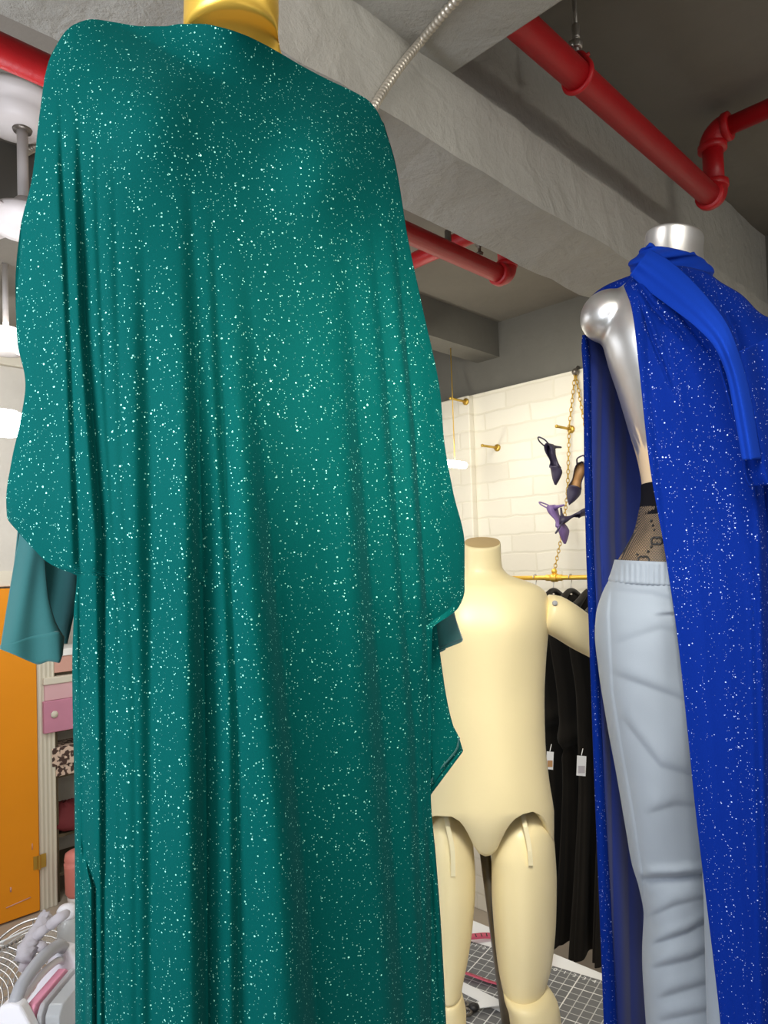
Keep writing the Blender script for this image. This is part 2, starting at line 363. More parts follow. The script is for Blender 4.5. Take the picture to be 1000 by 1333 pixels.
hg = mesh('clevis_hanger', *cat(tube([(xh, yf+PR*1.08*math.sin(t), zf+PR*1.08*math.cos(t)) if math.cos(t) < .6 else (xh, yf+PR*1.08*math.sin(t)*.9, zf+PR*1.08*(math.cos(t)*2.1-.6)) for t in th], .0065, 8, closed=True),
      tube([(xh, yf-.03, zf+.035), (xh, yf+.03, zf+.035)], .004, 8), collar((xh, yf+.027, zf+.036), (0, 1, 0), .009, .014)), M['red'], fp)
mesh('hanger_rod', *cat(tube([(xh, yf, zf+.055), (xh, yf, CEIL)], .0055, 10), collar((xh, yf, zf+.07), (0, 0, 1), .013, .016), collar((xh, yf, zf+.1), (0, 0, 1), .009, .03), tube([(xh-.02, yf, zf+.06), (xh-.01, yf+.01, zf+.075), (xh, yf, zf+.08)], .005, 6)), M['steel'], hg)
zb = 2.99; a = on(560, 322, 2, zb); e = on(662, 357, 2, zb); yb = (a[1]+e[1])/2; xb = e[0]
bp_ = thing('sprinkler_pipe', (1.2, yb, zb-PR), 'red sprinkler pipe behind the concrete beam, turning up at its end', 'pipe')
mesh('pipe_run', *tube([(-1.5, yb, zb), (xb, yb, zb)], PR*1.02, 24), M['red'], bp_)
mesh('elbow', *cat(tube(arc((xb+.02, yb, zb), (1, 0, 0), (0, 0, 1), .045, 10), PR*1.22, 24), collar((xb-.025, yb, zb), (1, 0, 0), PR*1.3, .03), collar((xb+.02, yb, zb+.045), (0, 0, 1), PR*1.3, .02)), M['red'], bp_)
mesh('riser', *tube([(xb+.02, yb, zb+.03), (xb+.02, yb, CEIL)], PR, 24), M['red'], bp_)
p = on(583, 300, 1, yb); mesh('hanger_rod', *cat(tube([(p[0], yb, zb+.02), (p[0], yb, CEIL)], .005, 8), collar((p[0], yb, zb+.05), (0, 0, 1), .011, .04)), M['dark_steel'], bp_)
zc = 3.14; a = on(545, 332, 2, zc); b2 = on(645, 297, 2, zc); xm = (a[0]+b2[0])/2
cp = thing('sprinkler_pipe', (xm, 2., zc-PR), 'short red sprinkler pipe crossing above the pipe behind the concrete beam', 'pipe')
mesh('pipe_run', *tube([(xm, 1.1, zc), (xm, 2.29, zc)], PR*.98, 24), M['red'], cp)
yq = on(624, 318, 0, xm)[1]
mesh('sprinkler_head', *lathe((xm, yq, zc-PR-.055), [(.012, 0), (.014, .008), (.006, .012), (.006, .03), (.013, .034), (.013, .06)], 14), M['dark_steel'], cp)
mesh('hanger_rod', *tube([(xm, 1.5, zc), (xm, 1.5, CEIL)], .005, 8), M['dark_steel'], cp)
# ------------------------------------------------------------------ flexible conduits
def conduit(pts, r, label):
    P = curve(pts, 400); L_ = np.r_[0, np.cumsum(np.linalg.norm(np.diff(P, axis=0), axis=1))]
    rad = r*(1+.16*np.sin(L_/.0105*2*PI))
    o = mesh('flexible_conduit', *tube(P, rad, 12), M['conduit']); return tag(o, label, 'conduit')
cpts = [on(*p, 2, 2.944) for p in ((640, -60), (594, 0), (578, 18))]+[on(*p, 1, .862) for p in ((548, 54), (525, 82), (503, 113))]+[on(487, 139, 2, 2.757), on(455, 190, 2, 2.757), on(330, 190, 2, 2.757)]
conduit(cpts, .0075, 'silver flexible conduit climbing from the green shoulder past the concrete beam')
conduit([on(-60, 246, 2, CEIL-.02), on(0, 216, 2, CEIL-.02), on(45, 192, 2, CEIL-.02), on(120, 150, 2, CEIL-.02)], .011, 'silver flexible conduit on the ceiling behind the ceiling fan')
# ------------------------------------------------------------------ ceiling fan
c = on(19, 132, 2, CEIL); fz = CEIL
fan = thing('ceiling_fan', (c[0], c[1], CEIL), 'white ceiling fan with stepped round canopy and down rod', 'ceiling fan')
mesh('canopy', *lathe((c[0], c[1], fz), [(.12, 0), (.122, -.012), (.115, -.03), (.1, -.034), (.097, -.05), (.08, -.075), (.06, -.085), (.02, -.087)], 48), M['fanwhite'], fan)
rx = on(29, 166, 2, fz-.08); rod0 = np.array([rx[0], rx[1], fz-.08])
mesh('rod_socket', *lathe(rod0+[0, 0, -.012], [(.024, 0), (.026, .006), (.024, .02)], 24), M['dark_steel'], fan)
zm = on(36, 262, 0, rod0[0])[2]
mesh('down_rod', *tube([rod0, (rod0[0], rod0[1], zm-.03)], .0145, 20), M['fanwhite'], fan)
mesh('motor_housing', *lathe((rod0[0], rod0[1], zm), [(.02, .02), (.035, .0), (.045, -.015), (.085, -.022), (.09, -.03), (.088, -.05), (.07, -.075), (.03, -.085)], 40), M['fanwhite'], fan)
for k in range(4):
    an = .35+k*PI/2; d_ = np.array([math.cos(an), math.sin(an), 0]); n_ = np.array([-d_[1], d_[0], 0]); V = []
    prof_ = [(.08, .03), (.15, .03), (.2, .05), (.35, .062), (.5, .06), (.56, .045), (.575, .01)]
    top = [np.array([rod0[0], rod0[1], zm-.045])+d_*a_+n_*w+np.array([0, 0, w*.2]) for a_, w in prof_]
    bot = [np.array([rod0[0], rod0[1], zm-.045])+d_*a_-n_*w-np.array([0, 0, w*.2]) for a_, w in prof_]
    q = len(prof_); V = top+bot; Fc = [[i, i+1, q+i+1, q+i] for i in range(q-1)]
    mod(mesh('fan_blade', V, Fc, M['fanwhite'], fan), 'SOLIDIFY', thickness=.006)
# ------------------------------------------------------------------ tube lights
def tubelight(p, q, r, m, label, hangz, hx):
    p, q = np.array(p), np.array(q); o = thing('tube_light', (p+q)/2-[0, 0, r], label, 'tube light', 'hanging tube lights')
    d_ = (q-p)/np.linalg.norm(q-p)
    P = [p-d_*r*.9, p-d_*r*.6, p]+[p+(q-p)*t for t in np.linspace(.1, .9, 6)]+[q, q+d_*r*.6, q+d_*r*.9]
    mesh('diffuser', *tube(P, [r*.35, r*.8, r]+[r]*6+[r, r*.8, r*.35], 20), m, o)
    h = p+(q-p)*hx
    V = []
    mesh('end_cap', *lathe(p-d_*r, [(r*.8, -.01), (r*.9, 0), (r*.6, .008)], 20, d_), M['white_plastic'], o)
    mesh('hanging_cord', *tube([h+[0, 0, r*.5], [h[0], h[1], hangz]], .003, 6), M['brass'], o)
    return o
pr = on(607, 606, 1, 2.36); pl = pr-np.array([1.1, 0, -.0])
# runs parallel to the far beam and hangs under it
tubelight(pl, pr-np.array([.02, 0, 0]), .019, M['tubeR'], 'lit white tube light hanging on a chain before the white brick wall', 3.085, .93)
p2 = on(26, 553, 1, 3.0)
tubelight(p2-np.array([1.1, 0, 0]), p2-np.array([.03, 0, 0]), .056, M['tubeL'], 'glaring white tube light beside the left sleeve of the green gown', CEIL, .4)
# pale hooded fixture above it
h0 = U(8, 452, 3.0)
fx = thing('wall_fan', h0, 'pale rounded fan fixture above the glaring tube light', 'fan')
mesh('housing', *lathe(h0, [(.03, -.03), (.07, -.025), (.085, 0), (.08, .03), (.05, .055), (.02, .06)], 30), M['fanwhite'], fx)
mesh('collar', *lathe(h0+[0, 0, .05], [(.06, 0), (.065, .012), (.045, .03), (.02, .032)], 30), M['fanwhite'], fx)
mesh('down_rod', *tube([h0+[0, 0, .07], (h0[0], h0[1], CEIL)], .012, 12), M['fanwhite'], fx)
q = h0+r0*.09-z0*.035
mod(mesh('fan_blade', [h0-z0*.03+r0*.04, h0-z0*.03+r0*.05+f0*.06, q+r0*.06+f0*.05-z0*.03, q+r0*.05-z0*.035], [[0, 1, 2, 3]], M['fanwhite'], fx, False), 'SOLIDIFY', thickness=.006)
# ------------------------------------------------------------------ work table and what lies on it
TZ = .88
tb = thing('work_table', (1.0, .75, 0), 'large white work table on which the mannequins stand', 'table')
tc_, ts_ = 1.0, .75
# far edge runs along the mat edge; table turned a little against the room
Rt = math.radians(-31-45+90+31)*0
eA = on(600, 1192, 2, TZ); eB = on(785, 1268, 2, TZ)
ed = (eB-eA); ed[2] = 0; ed /= np.linalg.norm(ed); en = np.array([-ed[1], ed[0], 0]);
if en.dot(f0) < 0: en = -en
def tp(a_, b_, z=TZ): q = eA+ed*a_+en*b_; return np.array([q[0], q[1], z])
def slab(a0, a1, b0, b1, z0_, z1, bev=.0):
    V, Fc = box(a0, a1, b0, b1, z0_, z1, bev); W = np.array([eA+ed*v[0]+en*v[1] for v in V]); W[:, 2] = V[:, 2]; return W, Fc
aL = tc0 = (on(425, 1155, 2, TZ)-eA).dot(ed)
mesh('table_top', *slab(aL, 1.3, -1.75, .004, TZ-.04, TZ, .004), M['white_plastic'], tb, False)
for a_ in (aL+.06, 1.2):
    for b_ in (-1.65, -.1): mesh('leg', *slab(a_-.03, a_+.03, b_-.03, b_+.03, 0, TZ-.04, .004), M['dark_steel'], tb, False)
def place_mat(a0, a1, b0, b1, label, O, X, tz=.003):
    Y = np.array([-X[1], X[0], 0]); Y = Y if Y.dot(f0) > 0 else -Y
    V, Fc = box(a0, a1, b0, b1, 0, tz, .001); me = bpy.data.meshes.new('cutting_mat'); me.from_pydata(V.tolist(), [], Fc); me.materials.append(M['mat'])
    o = bpy.data.objects.new('cutting_mat', me); COL.objects.link(o); o.matrix_world = Matrix(((X[0], Y[0], 0, O[0]), (X[1], Y[1], 0, O[1]), (0, 0, 1, O[2]), (0, 0, 0, 1))); ORIG[o] = None
    return tag(o, label, 'cutting mat')
# mat edge in table coordinates
def tcoord(px, py):
    q = on(px, py, 2, TZ+.003)-eA; return q.dot(ed), q.dot(en)
ma, mb_ = tcoord(778, 1274); ma2, mb2 = tcoord(612, 1224)
EB = (mb_+mb2)/2
mO = on(612, 1226, 2, TZ+.0012); mX = on(778, 1276, 2, TZ+.0012)-mO; mX[2] = 0; mX /= np.linalg.norm(mX)
m1 = place_mat(-.3, .52, -.42, 0, 'grey cutting mat with white grid lines behind the cream mannequin legs', mO, mX)
# numbers printed along the mat edge
Vn = []
for i, n_ in enumerate(range(10, 29)):
    cu = bpy.data.curves.new('number', 'FONT'); cu.body = str(n_ % 10); cu.size = .02; cu.align_x = 'CENTER'
    t = bpy.data.objects.new('number', cu); COL.objects.link(t); bpy.context.view_layer.update()
    me = bpy.data.meshes.new_from_object(t.evaluated_get(bpy.context.evaluated_depsgraph_get()))
    Vn.append((np.array([v.co[:] for v in me.vertices])+[.0+i*.0254, -.021, .0034], [list(p.vertices) for p in me.polygons]))
    bpy.data.objects.remove(t); bpy.data.curves.remove(cu); bpy.data.meshes.remove(me)
o = mesh('printed_numbers', *cat(*Vn), M['paper'], None, False, loc=(0, 0, 0)); o.parent = m1
pp = thing('paper_sheet', tp(.2, -.02), 'white paper sheet sticking out past the far edge of the cutting mat', 'paper')
mesh('sheet', *slab(-.3, .75, -.3, -.001, TZ, TZ+.001), M['paper'], pp, False)
a1_, b1_ = tcoord(616, 1293)
pq = thing('paper_strip', tp(a1_, b1_), 'white paper strip lying across the mat behind the pole', 'paper')
mesh('sheet', *slab(a1_-.14, a1_+.22, b1_-.018, b1_+.018, TZ+.0045, TZ+.0055), M['paper'], pq, False)
# measuring tape
tz_ = TZ+.009
tape_pts = [on(*p, 2, tz_) for p in ((560, 1228), (596, 1224), (615, 1222), (634, 1219), (690, 1225), (712, 1245), (690, 1268), (660, 1281), (640, 1279), (622, 1274), (604, 1269), (570, 1262))]
TP = curve(tape_pts, 90); TT = np.gradient(TP, axis=0); TT /= np.linalg.norm(TT, axis=1)[:, None]; TW = np.cross(TT, [0, 0, 1.])
zz = .004*np.sin(np.arange(90)/6.)[:, None]*z0
V = np.vstack([TP+TW*.010+zz, TP-TW*.010+zz+[0, 0, .006]])
tape = mod(mesh('measuring_tape', V, [[i, i+1, 91+i, 90+i] for i in range(89)], M['tapepink']), 'SOLIDIFY', thickness=.001)
tag(tape, 'pink measuring tape curling over the cutting mat behind the mannequin legs', 'measuring tape')
Vt = []
for i in range(2, 88, 2):
    o_ = TP[i]+zz[i]+[0, 0, .005]; Vt.append(cat((np.array([o_+TW[i]*.008+TT[i]*.0015, o_+TW[i]*.008-TT[i]*.0015, o_-TW[i]*.002-TT[i]*.0015+[0, 0, .004], o_-TW[i]*.002+TT[i]*.0015+[0, 0, .004]]), [[0, 1, 2, 3]])))
o = mesh('tick_marks', *cat(*Vt), M['black2'], None, False, loc=tuple(ORIG[tape])); o.parent = tape; o.location = (0, 0, 0)
# thread snips with black rings and a white sleeve
sz = TZ+.012; s0 = on(610, 1312, 2, sz); s1 = on(645, 1308, 2, sz)
sd = (s1-s0)/np.linalg.norm(s1-s0); sw = np.cross(sd, z0)
sn = thing('scissors', s0*[1, 1, 0]+[0, 0, TZ+.004], 'small scissors with dark ring handles lying on the mat by the pole', 'scissors')
for k in (-1, 1):
    ring = [s0+sw*k*.014-sd*.014+sd*.017*math.cos(t)+sw*.013*math.sin(t) for t in np.linspace(0, 2*PI, 24, endpoint=False)]
    mesh('handle', *tube(ring, .0036, 8, closed=True), M['dark_steel'], sn)
    mesh('blade', *tube([s0+sw*k*.008, s0+sd*.03, s0+sd*.1-sw*k*.003], [.004, .005, .001], 8), M['steel'], sn)
mesh('grip', *lathe(s0+sd*.012+sw*.004, [(.004, -.002), (.012, .0), (.013, .006), (.004, .012)], 16), M['black2'], sn)
tg = thing('paper_tag', s1*[1, 1, 0]+[0, 0, TZ+.004], 'small white tag beside the scissors on the mat', 'tag')
V, Fc = box(-.035, .035, -.012, .012, -.001, .001, .0005); mesh('tag_card', np.array([s0+sd*(.06+v[0])+sw*v[1]+z0*(v[2]+.004) for v in V]), Fc, M['paper'], tg, False)
# ------------------------------------------------------------------ fold helper
def folds(lst):
    L_ = []
    for pts, A, wl, wr, y0, y1 in lst:
        P = np.array(pts, float); L_.append((P, A, wl, wr, y0, y1))
    def f(PX, PY):
        D = np.zeros_like(PX)
        for P, A, wl, wr, y0, y1 in L_:
            xc = np.interp(PY, P[:, 1], P[:, 0]); t = PX-xc; a_ = A*sstep(y0, y1, PY)
            D += a_*np.where(t > 0, np.exp(-np.clip(t, 0, None)/wr), np.exp(-(t/wl)**2))
            D -= .45*a_*np.exp(-((t+wl*2.2)/(wl*2.6))**2)
        return D
    return f
def coons(T, L_, R_, ybl, ybr, nt_, nr, k, rp=1.0):
    """grid of picture positions: top curve T, left / right edges as tables px(py), down to ybl / ybr"""
    Tc = curve(T, nt_); t = np.linspace(0, 1, nt_); r = np.linspace(0, 1, nr)**rp
    yl = T[0][1]+(ybl-T[0][1])*r; yr = T[-1][1]+(ybr-T[-1][1])*r
    L_ = np.array(L_, float); R_ = np.array(R_, float)
    xl = pchip(yl, L_[:, 1], L_[:, 0]); xr = pchip(yr, R_[:, 1], R_[:, 0])
    wgt = np.exp(-r/k)[:, None]
    tx = (Tc[:, 0]-T[0][0])/(T[-1][0]-T[0][0])
    base = tx[None, :]*wgt+t[None, :]*(1-wgt)
    PX = xl[:, None]+(xr-xl)[:, None]*base
    off = Tc[:, 1]-(T[0][1]+(T[-1][1]-T[0][1])*tx)
    PY = yl[:, None]+(yr-yl)[:, None]*base+off[None, :]*wgt
    return PX, PY, np.broadcast_to(t, PX.shape), np.broadcast_to(r[:, None], PX.shape)
# ------------------------------------------------------------------ green gown on the gold mannequin
def dpl(px): return .80+(np.asarray(px, float)-85)/405*.125
gF = folds([
    ([(78, 60), (82, 230), (90, 400), (103, 740), (108, 1000), (112, 1333)], .007, 5, 10, 90, 300),
    ([(102, 70), (106, 250), (112, 420), (134, 700), (137, 1000), (138, 1850)], .013, 6, 15, 90, 380),
    ([(124, 80), (129, 300), (138, 500), (156, 800), (160, 1850)], .004, 6, 14, 120, 360),
    ([(146, 90), (152, 300), (160, 600), (176, 900), (182, 1850)], .0035, 8, 14, 140, 400),
    ([(185, 150), (192, 500), (197, 800), (200, 1850)], .010, 12, 26, 240, 560),
    ([(246, 150), (252, 300), (258, 500), (263, 700), (268, 1000), (271, 1333), (274, 1850)], .025, 11, 32, 190, 640),
    ([(274, 180), (285, 450), (298, 700), (309, 950), (313, 1333), (318, 1850)], .010, 7, 20, 230, 600),
    ([(316, 220), (335, 500), (356, 700), (381, 950), (405, 1200), (414, 1333), (440, 1850)], .040, 16, 62, 280, 860),
    ([(443, 230), (460, 450), (480, 700), (497, 900), (516, 1150), (529, 1333), (555, 1850)], .023, 13, 36, 260, 700),
    ([(478, 230), (505, 500), (524, 750), (541, 950), (556, 1333), (565, 1850)], .010, 7, 18, 250, 560),
    ([(503, 200), (518, 330), (540, 550), (553, 740), (560, 840), (562, 1000)], .012, 5, 12, 240, 480),
    ([(100, 900), (104, 1080), (123, 1155), (124, 1333), (126, 1850)], .012, 3, 8, 1080, 1160),
])
gw = thing('green_gown', tuple(U(300, 1850, .93)*[1, 1, 0]+[0, 0, TZ+.003]), 'floor-length green glitter gown with batwing sleeves on the gold-necked mannequin', 'gown')
T = [(58, 100), (64, 78), (75, 56), (86, 40), (98, 31), (120, 25), (150, 29), (185, 34), (215, 34), (235, 31), (262, 31), (290, 36), (320, 46), (345, 58), (368, 71), (390, 84), (430, 105), (460, 119), (480, 131), (492, 146), (500, 164)]
Lb = [(58, 100), (50, 160), (42, 230), (26, 300), (20, 370), (22, 440), (33, 500), (27, 545), (15, 600), (8, 650), (9, 672), (25, 694), (45, 716), (62, 732), (84, 743), (100, 749), (96, 800), (94, 870), (97, 1050), (98, 1333), (99, 1850)]
Rb = [(500, 164), (515, 215), (531, 310), (550, 400), (574, 518), (578, 570), (590, 640), (605, 710), (605, 768), (597, 791), (586, 801), (572, 810), (563, 818), (562, 860), (561, 1030), (568, 1120), (574, 1200), (581, 1333), (600, 1850)]
PX, PY, tt, rr = coons(T, Lb, Rb, 1850, 1845, 460, 520, .075, 1.15)
bL = pchip(PY, [60, 250, 450, 640, 745, 870, 1850], [40, 62, 76, 92, 99, 94, 99]); bR = pchip(PY, [160, 280, 440, 580, 740, 860, 1030, 1200, 1333, 1850], [504, 520, 540, 552, 562, 566, 562, 574, 581, 600])
qq = np.clip((PX-bL)/(bR-bL), 0, 1)
def gbulge(PX, PY, qq, rr):
    neck = np.exp(-((PX-300)/75)**2)*.06*np.exp(-rr/.02)
    B = (.055+.065*sstep(0, .35, rr))*(1-np.exp(-rr/.025))
    b = B*np.clip(np.sin(PI*qq), 0, 1)**.55
    bust = .030*np.exp(-((PX-205)/70)**2-((PY-150)/75)**2)+.032*np.exp(-((PX-425)/62)**2-((PY-215)/75)**2)+.012*np.exp(-((PX-315)/60)**2-((PY-170)/60)**2)
    belly = .02*np.exp(-((PX-320)/130)**2-((PY-640)/260)**2)
    return b+np.maximum(neck-b*.5, 0)+bust+belly
edge = np.clip(np.minimum(tt, 1-tt)/.02, 0, 1)
bL2 = pchip(PY, [60, 250, 450, 640, 700, 800, 920, 1850], [45, 32, 18, 4, 20, 66, 96, 99]); bR2 = pchip(PY, [160, 280, 440, 580, 700, 770, 830, 930, 1030, 1200, 1333, 1850], [502, 532, 566, 592, 610, 612, 600, 572, 563, 574, 581, 600])
Dm = dpl(PX)-gbulge(PX, PY, np.clip((PX-bL2)/(bR2-bL2), 0, 1), rr)+gF(PX, PY)*edge
Dm += .0012*np.sin(PX*.085+PY*.004)*sstep(300, 700, PY)*edge
Fv = U(PX, PY, Dm).reshape(-1, 3); Ff = gridF(520, 460)
sl = slice(None, None, 4)
PXb, PYb, tb_, rb_ = PX[:, sl], PY[:, sl], tt[:, sl], rr[:, sl]
PXb = PXb.copy(); nb = PXb.shape[1]
PXb[:, -1] = PX[:, -1]
Db = dpl(PXb)+(.05+.07*rb_)*(1-np.exp(-rb_/.03))*np.clip(np.sin(PI*np.linspace(0, 1, nb))[None, :], 0, 1)**.5
Bv = U(PXb, PYb, Db).reshape(-1, 3); Bf = gridF(520, nb)
mesh('gown_body', *cat((Fv, Ff), (Bv, Bf)), M['green'], gw)
# batwing sleeves
def band(Lt, Rt, nt_, nr, depth, hemL=None):
    """sheet between two edge polylines walked at the same pace"""
    A, B = curve(Lt, nr), curve(Rt, nr); t = np.linspace(0, 1, nt_)
    PX = A[:, :1]+(B[:, :1]-A[:, :1])*t; PY = A[:, 1:2]+(B[:, 1:2]-A[:, 1:2])*t
    tt = np.broadcast_to(t, PX.shape); rr = np.broadcast_to(np.linspace(0, 1, nr)[:, None], PX.shape)
    return U(PX, PY, depth(PX, PY, tt, rr)).reshape(-1, 3), gridF(nr, nt_)
# plain inner sleeves
CL = [(30, 640), (27, 690), (20, 735), (8, 800), (0, 845)]
CR = [(62, 690), (58, 725), (62, 768), (72, 808), (83, 828)]
front = band([(30, 640), (26, 690), (18, 735), (8, 795), (0, 845)], [(64, 690), (59, 725), (62, 768), (72, 808), (84, 830)], 40, 60, lambda X, Y, t, r: dpl(X)+.022-.025*np.sin(PI*np.clip(t*.55+.1, 0, 1))+.004*np.sin(t*9+r*3)*r)
low = band([(0, 845), (-1, 849), (0, 850)], [(84, 830), (80, 845), (82, 852)], 40, 6, lambda X, Y, t, r: dpl(X)+.022-.025*np.sin(PI*np.clip(t*.55+.1, 0, 1))+.004*np.sin(t*9+3))
def hemcurve(V): return V
A = curve([(0, 845), (20, 853), (38, 861), (50, 865), (64, 861), (77, 863), (82, 852)], 40); B = curve([(0, 840), (16, 838), (34, 832), (50, 828), (62, 826), (76, 824), (84, 830)], 40)
t = np.linspace(0, 1, 40); 
PXh = np.stack([B[:, 0]+(A[:, 0]-B[:, 0])*q for q in np.linspace(-.05, 1, 10)]); PYh = np.stack([B[:, 1]+(A[:, 1]-B[:, 1])*q for q in np.linspace(-.05, 1, 10)])
tq = np.broadcast_to(t, PXh.shape)
hem = (U(PXh, PYh, dpl(PXh)+.021-.025*np.sin(PI*np.clip(tq*.55+.1, 0, 1))+.004*np.sin(tq*9+3)).reshape(-1, 3), gridF(10, 40))
back = band([(26, 660), (18, 735), (8, 800), (2, 840)], [(104, 700), (104, 740), (98, 790), (88, 838)], 30, 40, lambda X, Y, t, r: dpl(X)+.03+.03*np.sin(PI*t))
mod(mesh('inner_sleeve', *cat(front, hem, back), M['green_plain'], gw, label='plain green inner sleeve hanging below the left batwing'), 'SOLIDIFY', thickness=.002)
rf = band([(552, 780), (554, 815), (556, 850)], [(588, 780), (594, 806), (603, 832)], 24, 24, lambda X, Y, t, r: dpl(X)+.03-.02*np.sin(PI*t))
rh = band([(556, 850), (557, 854), (558, 852)], [(603, 832), (602, 835), (599, 837)], 24, 6, lambda X, Y, t, r: dpl(X)+.03-.02*np.sin(PI*t))
rbk = band([(552, 780), (554, 815), (556, 846)], [(588, 780), (594, 806), (602, 830)], 24, 24, lambda X, Y, t, r: dpl(X)+.05+.02*np.sin(PI*t))
mod(mesh('inner_sleeve', *cat(rf, rh, rbk), M['green_plain'], gw, label='plain green inner sleeve below the right batwing'), 'SOLIDIFY', thickness=.002)
# pointed side drape with a turned hem
d1 = band([(540, 790), (545, 850), (550, 940), (552, 985), (556, 1032)], [(566, 790), (573, 850), (590, 944), (597, 958), (602, 974)], 40, 60, lambda X, Y, t, r: dpl(X)+.012-.012*np.sin(PI*t)-.004*np.sin(t*8))
d2 = band([(556, 1032), (557, 1036), (560, 1036)], [(602, 974), (603, 977), (601, 981)], 30, 5, lambda X, Y, t, r: dpl(X)+.012-.012*np.sin(PI*t)-.003)
sdp = mod(mesh('side_drape', *cat(d1, d2), M['green'], gw), 'SOLIDIFY', thickness=.0015)
hemP = np.array([U(x, y, dpl(x)+.002) for x, y in curve([(598, 960), (596, 972), (585, 988), (572, 1002), (562, 1016), (558, 1030)], 24)])
mesh('hem_seam', *tube(hemP, .0012, 6), M['green_plain'], sdp)
# gold mannequin under the gown
gm = thing('gold_mannequin', tuple(U(300, 1850, .9)*[1, 1, 0]+[0, 0, TZ]), 'shiny gold mannequin wearing the green gown, only its neck bare', 'mannequin')
dg = .862
mesh('body', *loft([(-70, 243, 359, dg, .052), (-20, 240, 362, dg, .053), (15, 239, 363, dg, .052), (45, 238, 362, .868, .048), (62, 236, 364, .89, .045), (100, 225, 380, .91, .035), (150, 190, 420, .90, .035), (260, 160, 440, .90, .04), (400, 185, 420, .90, .04), (520, 200, 400, .90, .04), (700, 170, 430, .90, .04), (860, 160, 440, .90, .04), (900, 200, 400, .90, .03)], 48, 120), M['gold'], gm)
b0 = U(300, 1850, .88); pz = U(300, 880, .87)
mesh('stand_pole', *tube([(pz[0], pz[1], TZ+.01), pz], .014, 16), M['steel'], gm)
mesh('base_plate', *lathe((pz[0], pz[1], TZ), [(.1, .0), (.1, .006), (.095, .01), (.02, .012)], 40), M['steel'], gm)
# ------------------------------------------------------------------ silver mannequin, lace tights, trousers
DB = 1.12
sm = thing('silver_mannequin', tuple(U(880, 1600, DB)*[1, 1, 0]+[0, 0, TZ]), 'silver mannequin with chipped paint and no arms, draped in blue', 'mannequin')
rowsS = [(340, 841, 915, DB, .043), (352, 836, 922, DB, .046), (366, 822, 928, DB, .055), (385, 800, 945, DB, .072), (410, 788, 962, DB, .088), (440, 784, 972, DB, .1), (470, 790, 974, DB, .107), (510, 803, 976, DB, .108), (560, 818, 966, DB, .10), (610, 832, 950, DB, .088), (640, 836, 944, DB, .083), (690, 827, 952, DB, .09), (730, 806, 962, DB, .105), (800, 784, 966, DB, .115), (870, 786, 960, DB, .112), (930, 800, 955, DB, .1)]
body = loft(rowsS, 56, 150)
sb_ = U(792, 412, DB-.005); V, Fc = sphere(sb_, 1., 16)
Q = V-sb_; V = sb_+np.outer(Q@RT, RT)*.043+np.outer(Q@FW, FW)*.05+np.outer(Q@UP, UP)*.041
# socket seam on the shoulder stump
mesh('neck', *loft([(305.5, 843, 914, DB, .040), (307, 840.5, 916.5, DB, .0425), (309, 840, 917, DB, .043), (325, 839, 916, DB, .042), (356, 836, 920, DB, .045)], 56, 40), M['silver'], sm)
o = mesh('body', *cat(body, (V, Fc)), M['silver'], sm)
mod(o, 'REMESH', mode='VOXEL', voxel_size=.0045, use_smooth_shade=True); mod(o, 'SMOOTH', factor=.5, iterations=7)
seam = [U(x, y, d) for x, y, d in curve([(760, 424, DB-.015), (772, 431, DB-.043), (785, 440, DB-.062), (800, 450, DB-.08), (815, 455, DB-.094)], 20)]
lx = U(862, 1330, DB-.0); 
for nm, cxp in (('leg', 870), ('leg', 945)):
    dd = DB if cxp == 870 else DB-.07
    mesh(nm, *loft([(900, cxp-40, cxp+40, dd, .06), (1150, cxp-25, cxp+25, dd, .045), (1300, cxp-22, cxp+24, dd, .045), (1480, cxp-14, cxp+14, dd, .03), (1560, cxp-14, cxp+16, dd, .035), (1590, cxp-18, cxp+30, dd, .07)], 24, 40), M['silver'], sm)
pz = U(905, 1585, DB); mesh('base_plate', *lathe((pz[0], pz[1], TZ), [(.17, 0), (.17, .008), (.16, .014), (.02, .016)], 48), M['steel'], sm)
tg_ = thing('lace_tights', tuple(U(870, 735, DB)), 'black lace tights with a ring monogram above the grey trousers', 'tights')
def infl(rows, px, dd): return [(r[0], r[1]-px, r[2]+px, r[3], r[4]+dd) for r in rows]
mesh('waist_panel', *loft(infl([(632, 836, 945, DB, .083), (645, 836, 944, DB, .083), (662, 834, 946, DB, .085), (672, 832, 948, DB, .087)], 1.6, .003), 64, 16, caps=False), plain('black_knit', (16, 15, 20), .85, spec=.1), tg_)
mesh('lace_hip', *loft(infl([(660, 834, 946, DB, .085), (690, 827, 952, DB, .09), (712, 816, 958, DB, .098), (732, 804, 964, DB, .106), (746, 799, 966, DB, .1085)], 1.2, .0025), 80, 40, caps=False), M['lace'], tg_)
mot = []
def surfd(px, py):
    r = np.array(rowsS); xl, xr = np.interp(py, r[:, 0], r[:, 1])-1.2, np.interp(py, r[:, 0], r[:, 2])+1.2; rd = np.interp(py, r[:, 0], r[:, 4])+.0035
    q = np.clip((px-(xl+xr)/2)/((xr-xl)/2), -1, 1); return DB-rd*math.sqrt(max(0, 1-q*q))
for (cx_, cy_) in ((855, 704), (838, 729)):
    for sgn in (-1, 1):
        pts = [(cx_+sgn*2.6+4.4*math.cos(t), cy_+4.6*math.sin(t)) for t in np.linspace(.6, 2*PI-.9, 22)] if sgn < 0 else [(cx_+sgn*2.6-4.4*math.cos(t), cy_-4.6*math.sin(t)) for t in np.linspace(.6, 2*PI-.9, 22)]
        e_ = pts[-1]; pts += [(e_[0]-sgn*-1.5, e_[1]+.2)]
        mot.append(tube([U(x, y, surfd(x, y)) for x, y in pts], .0016, 6))
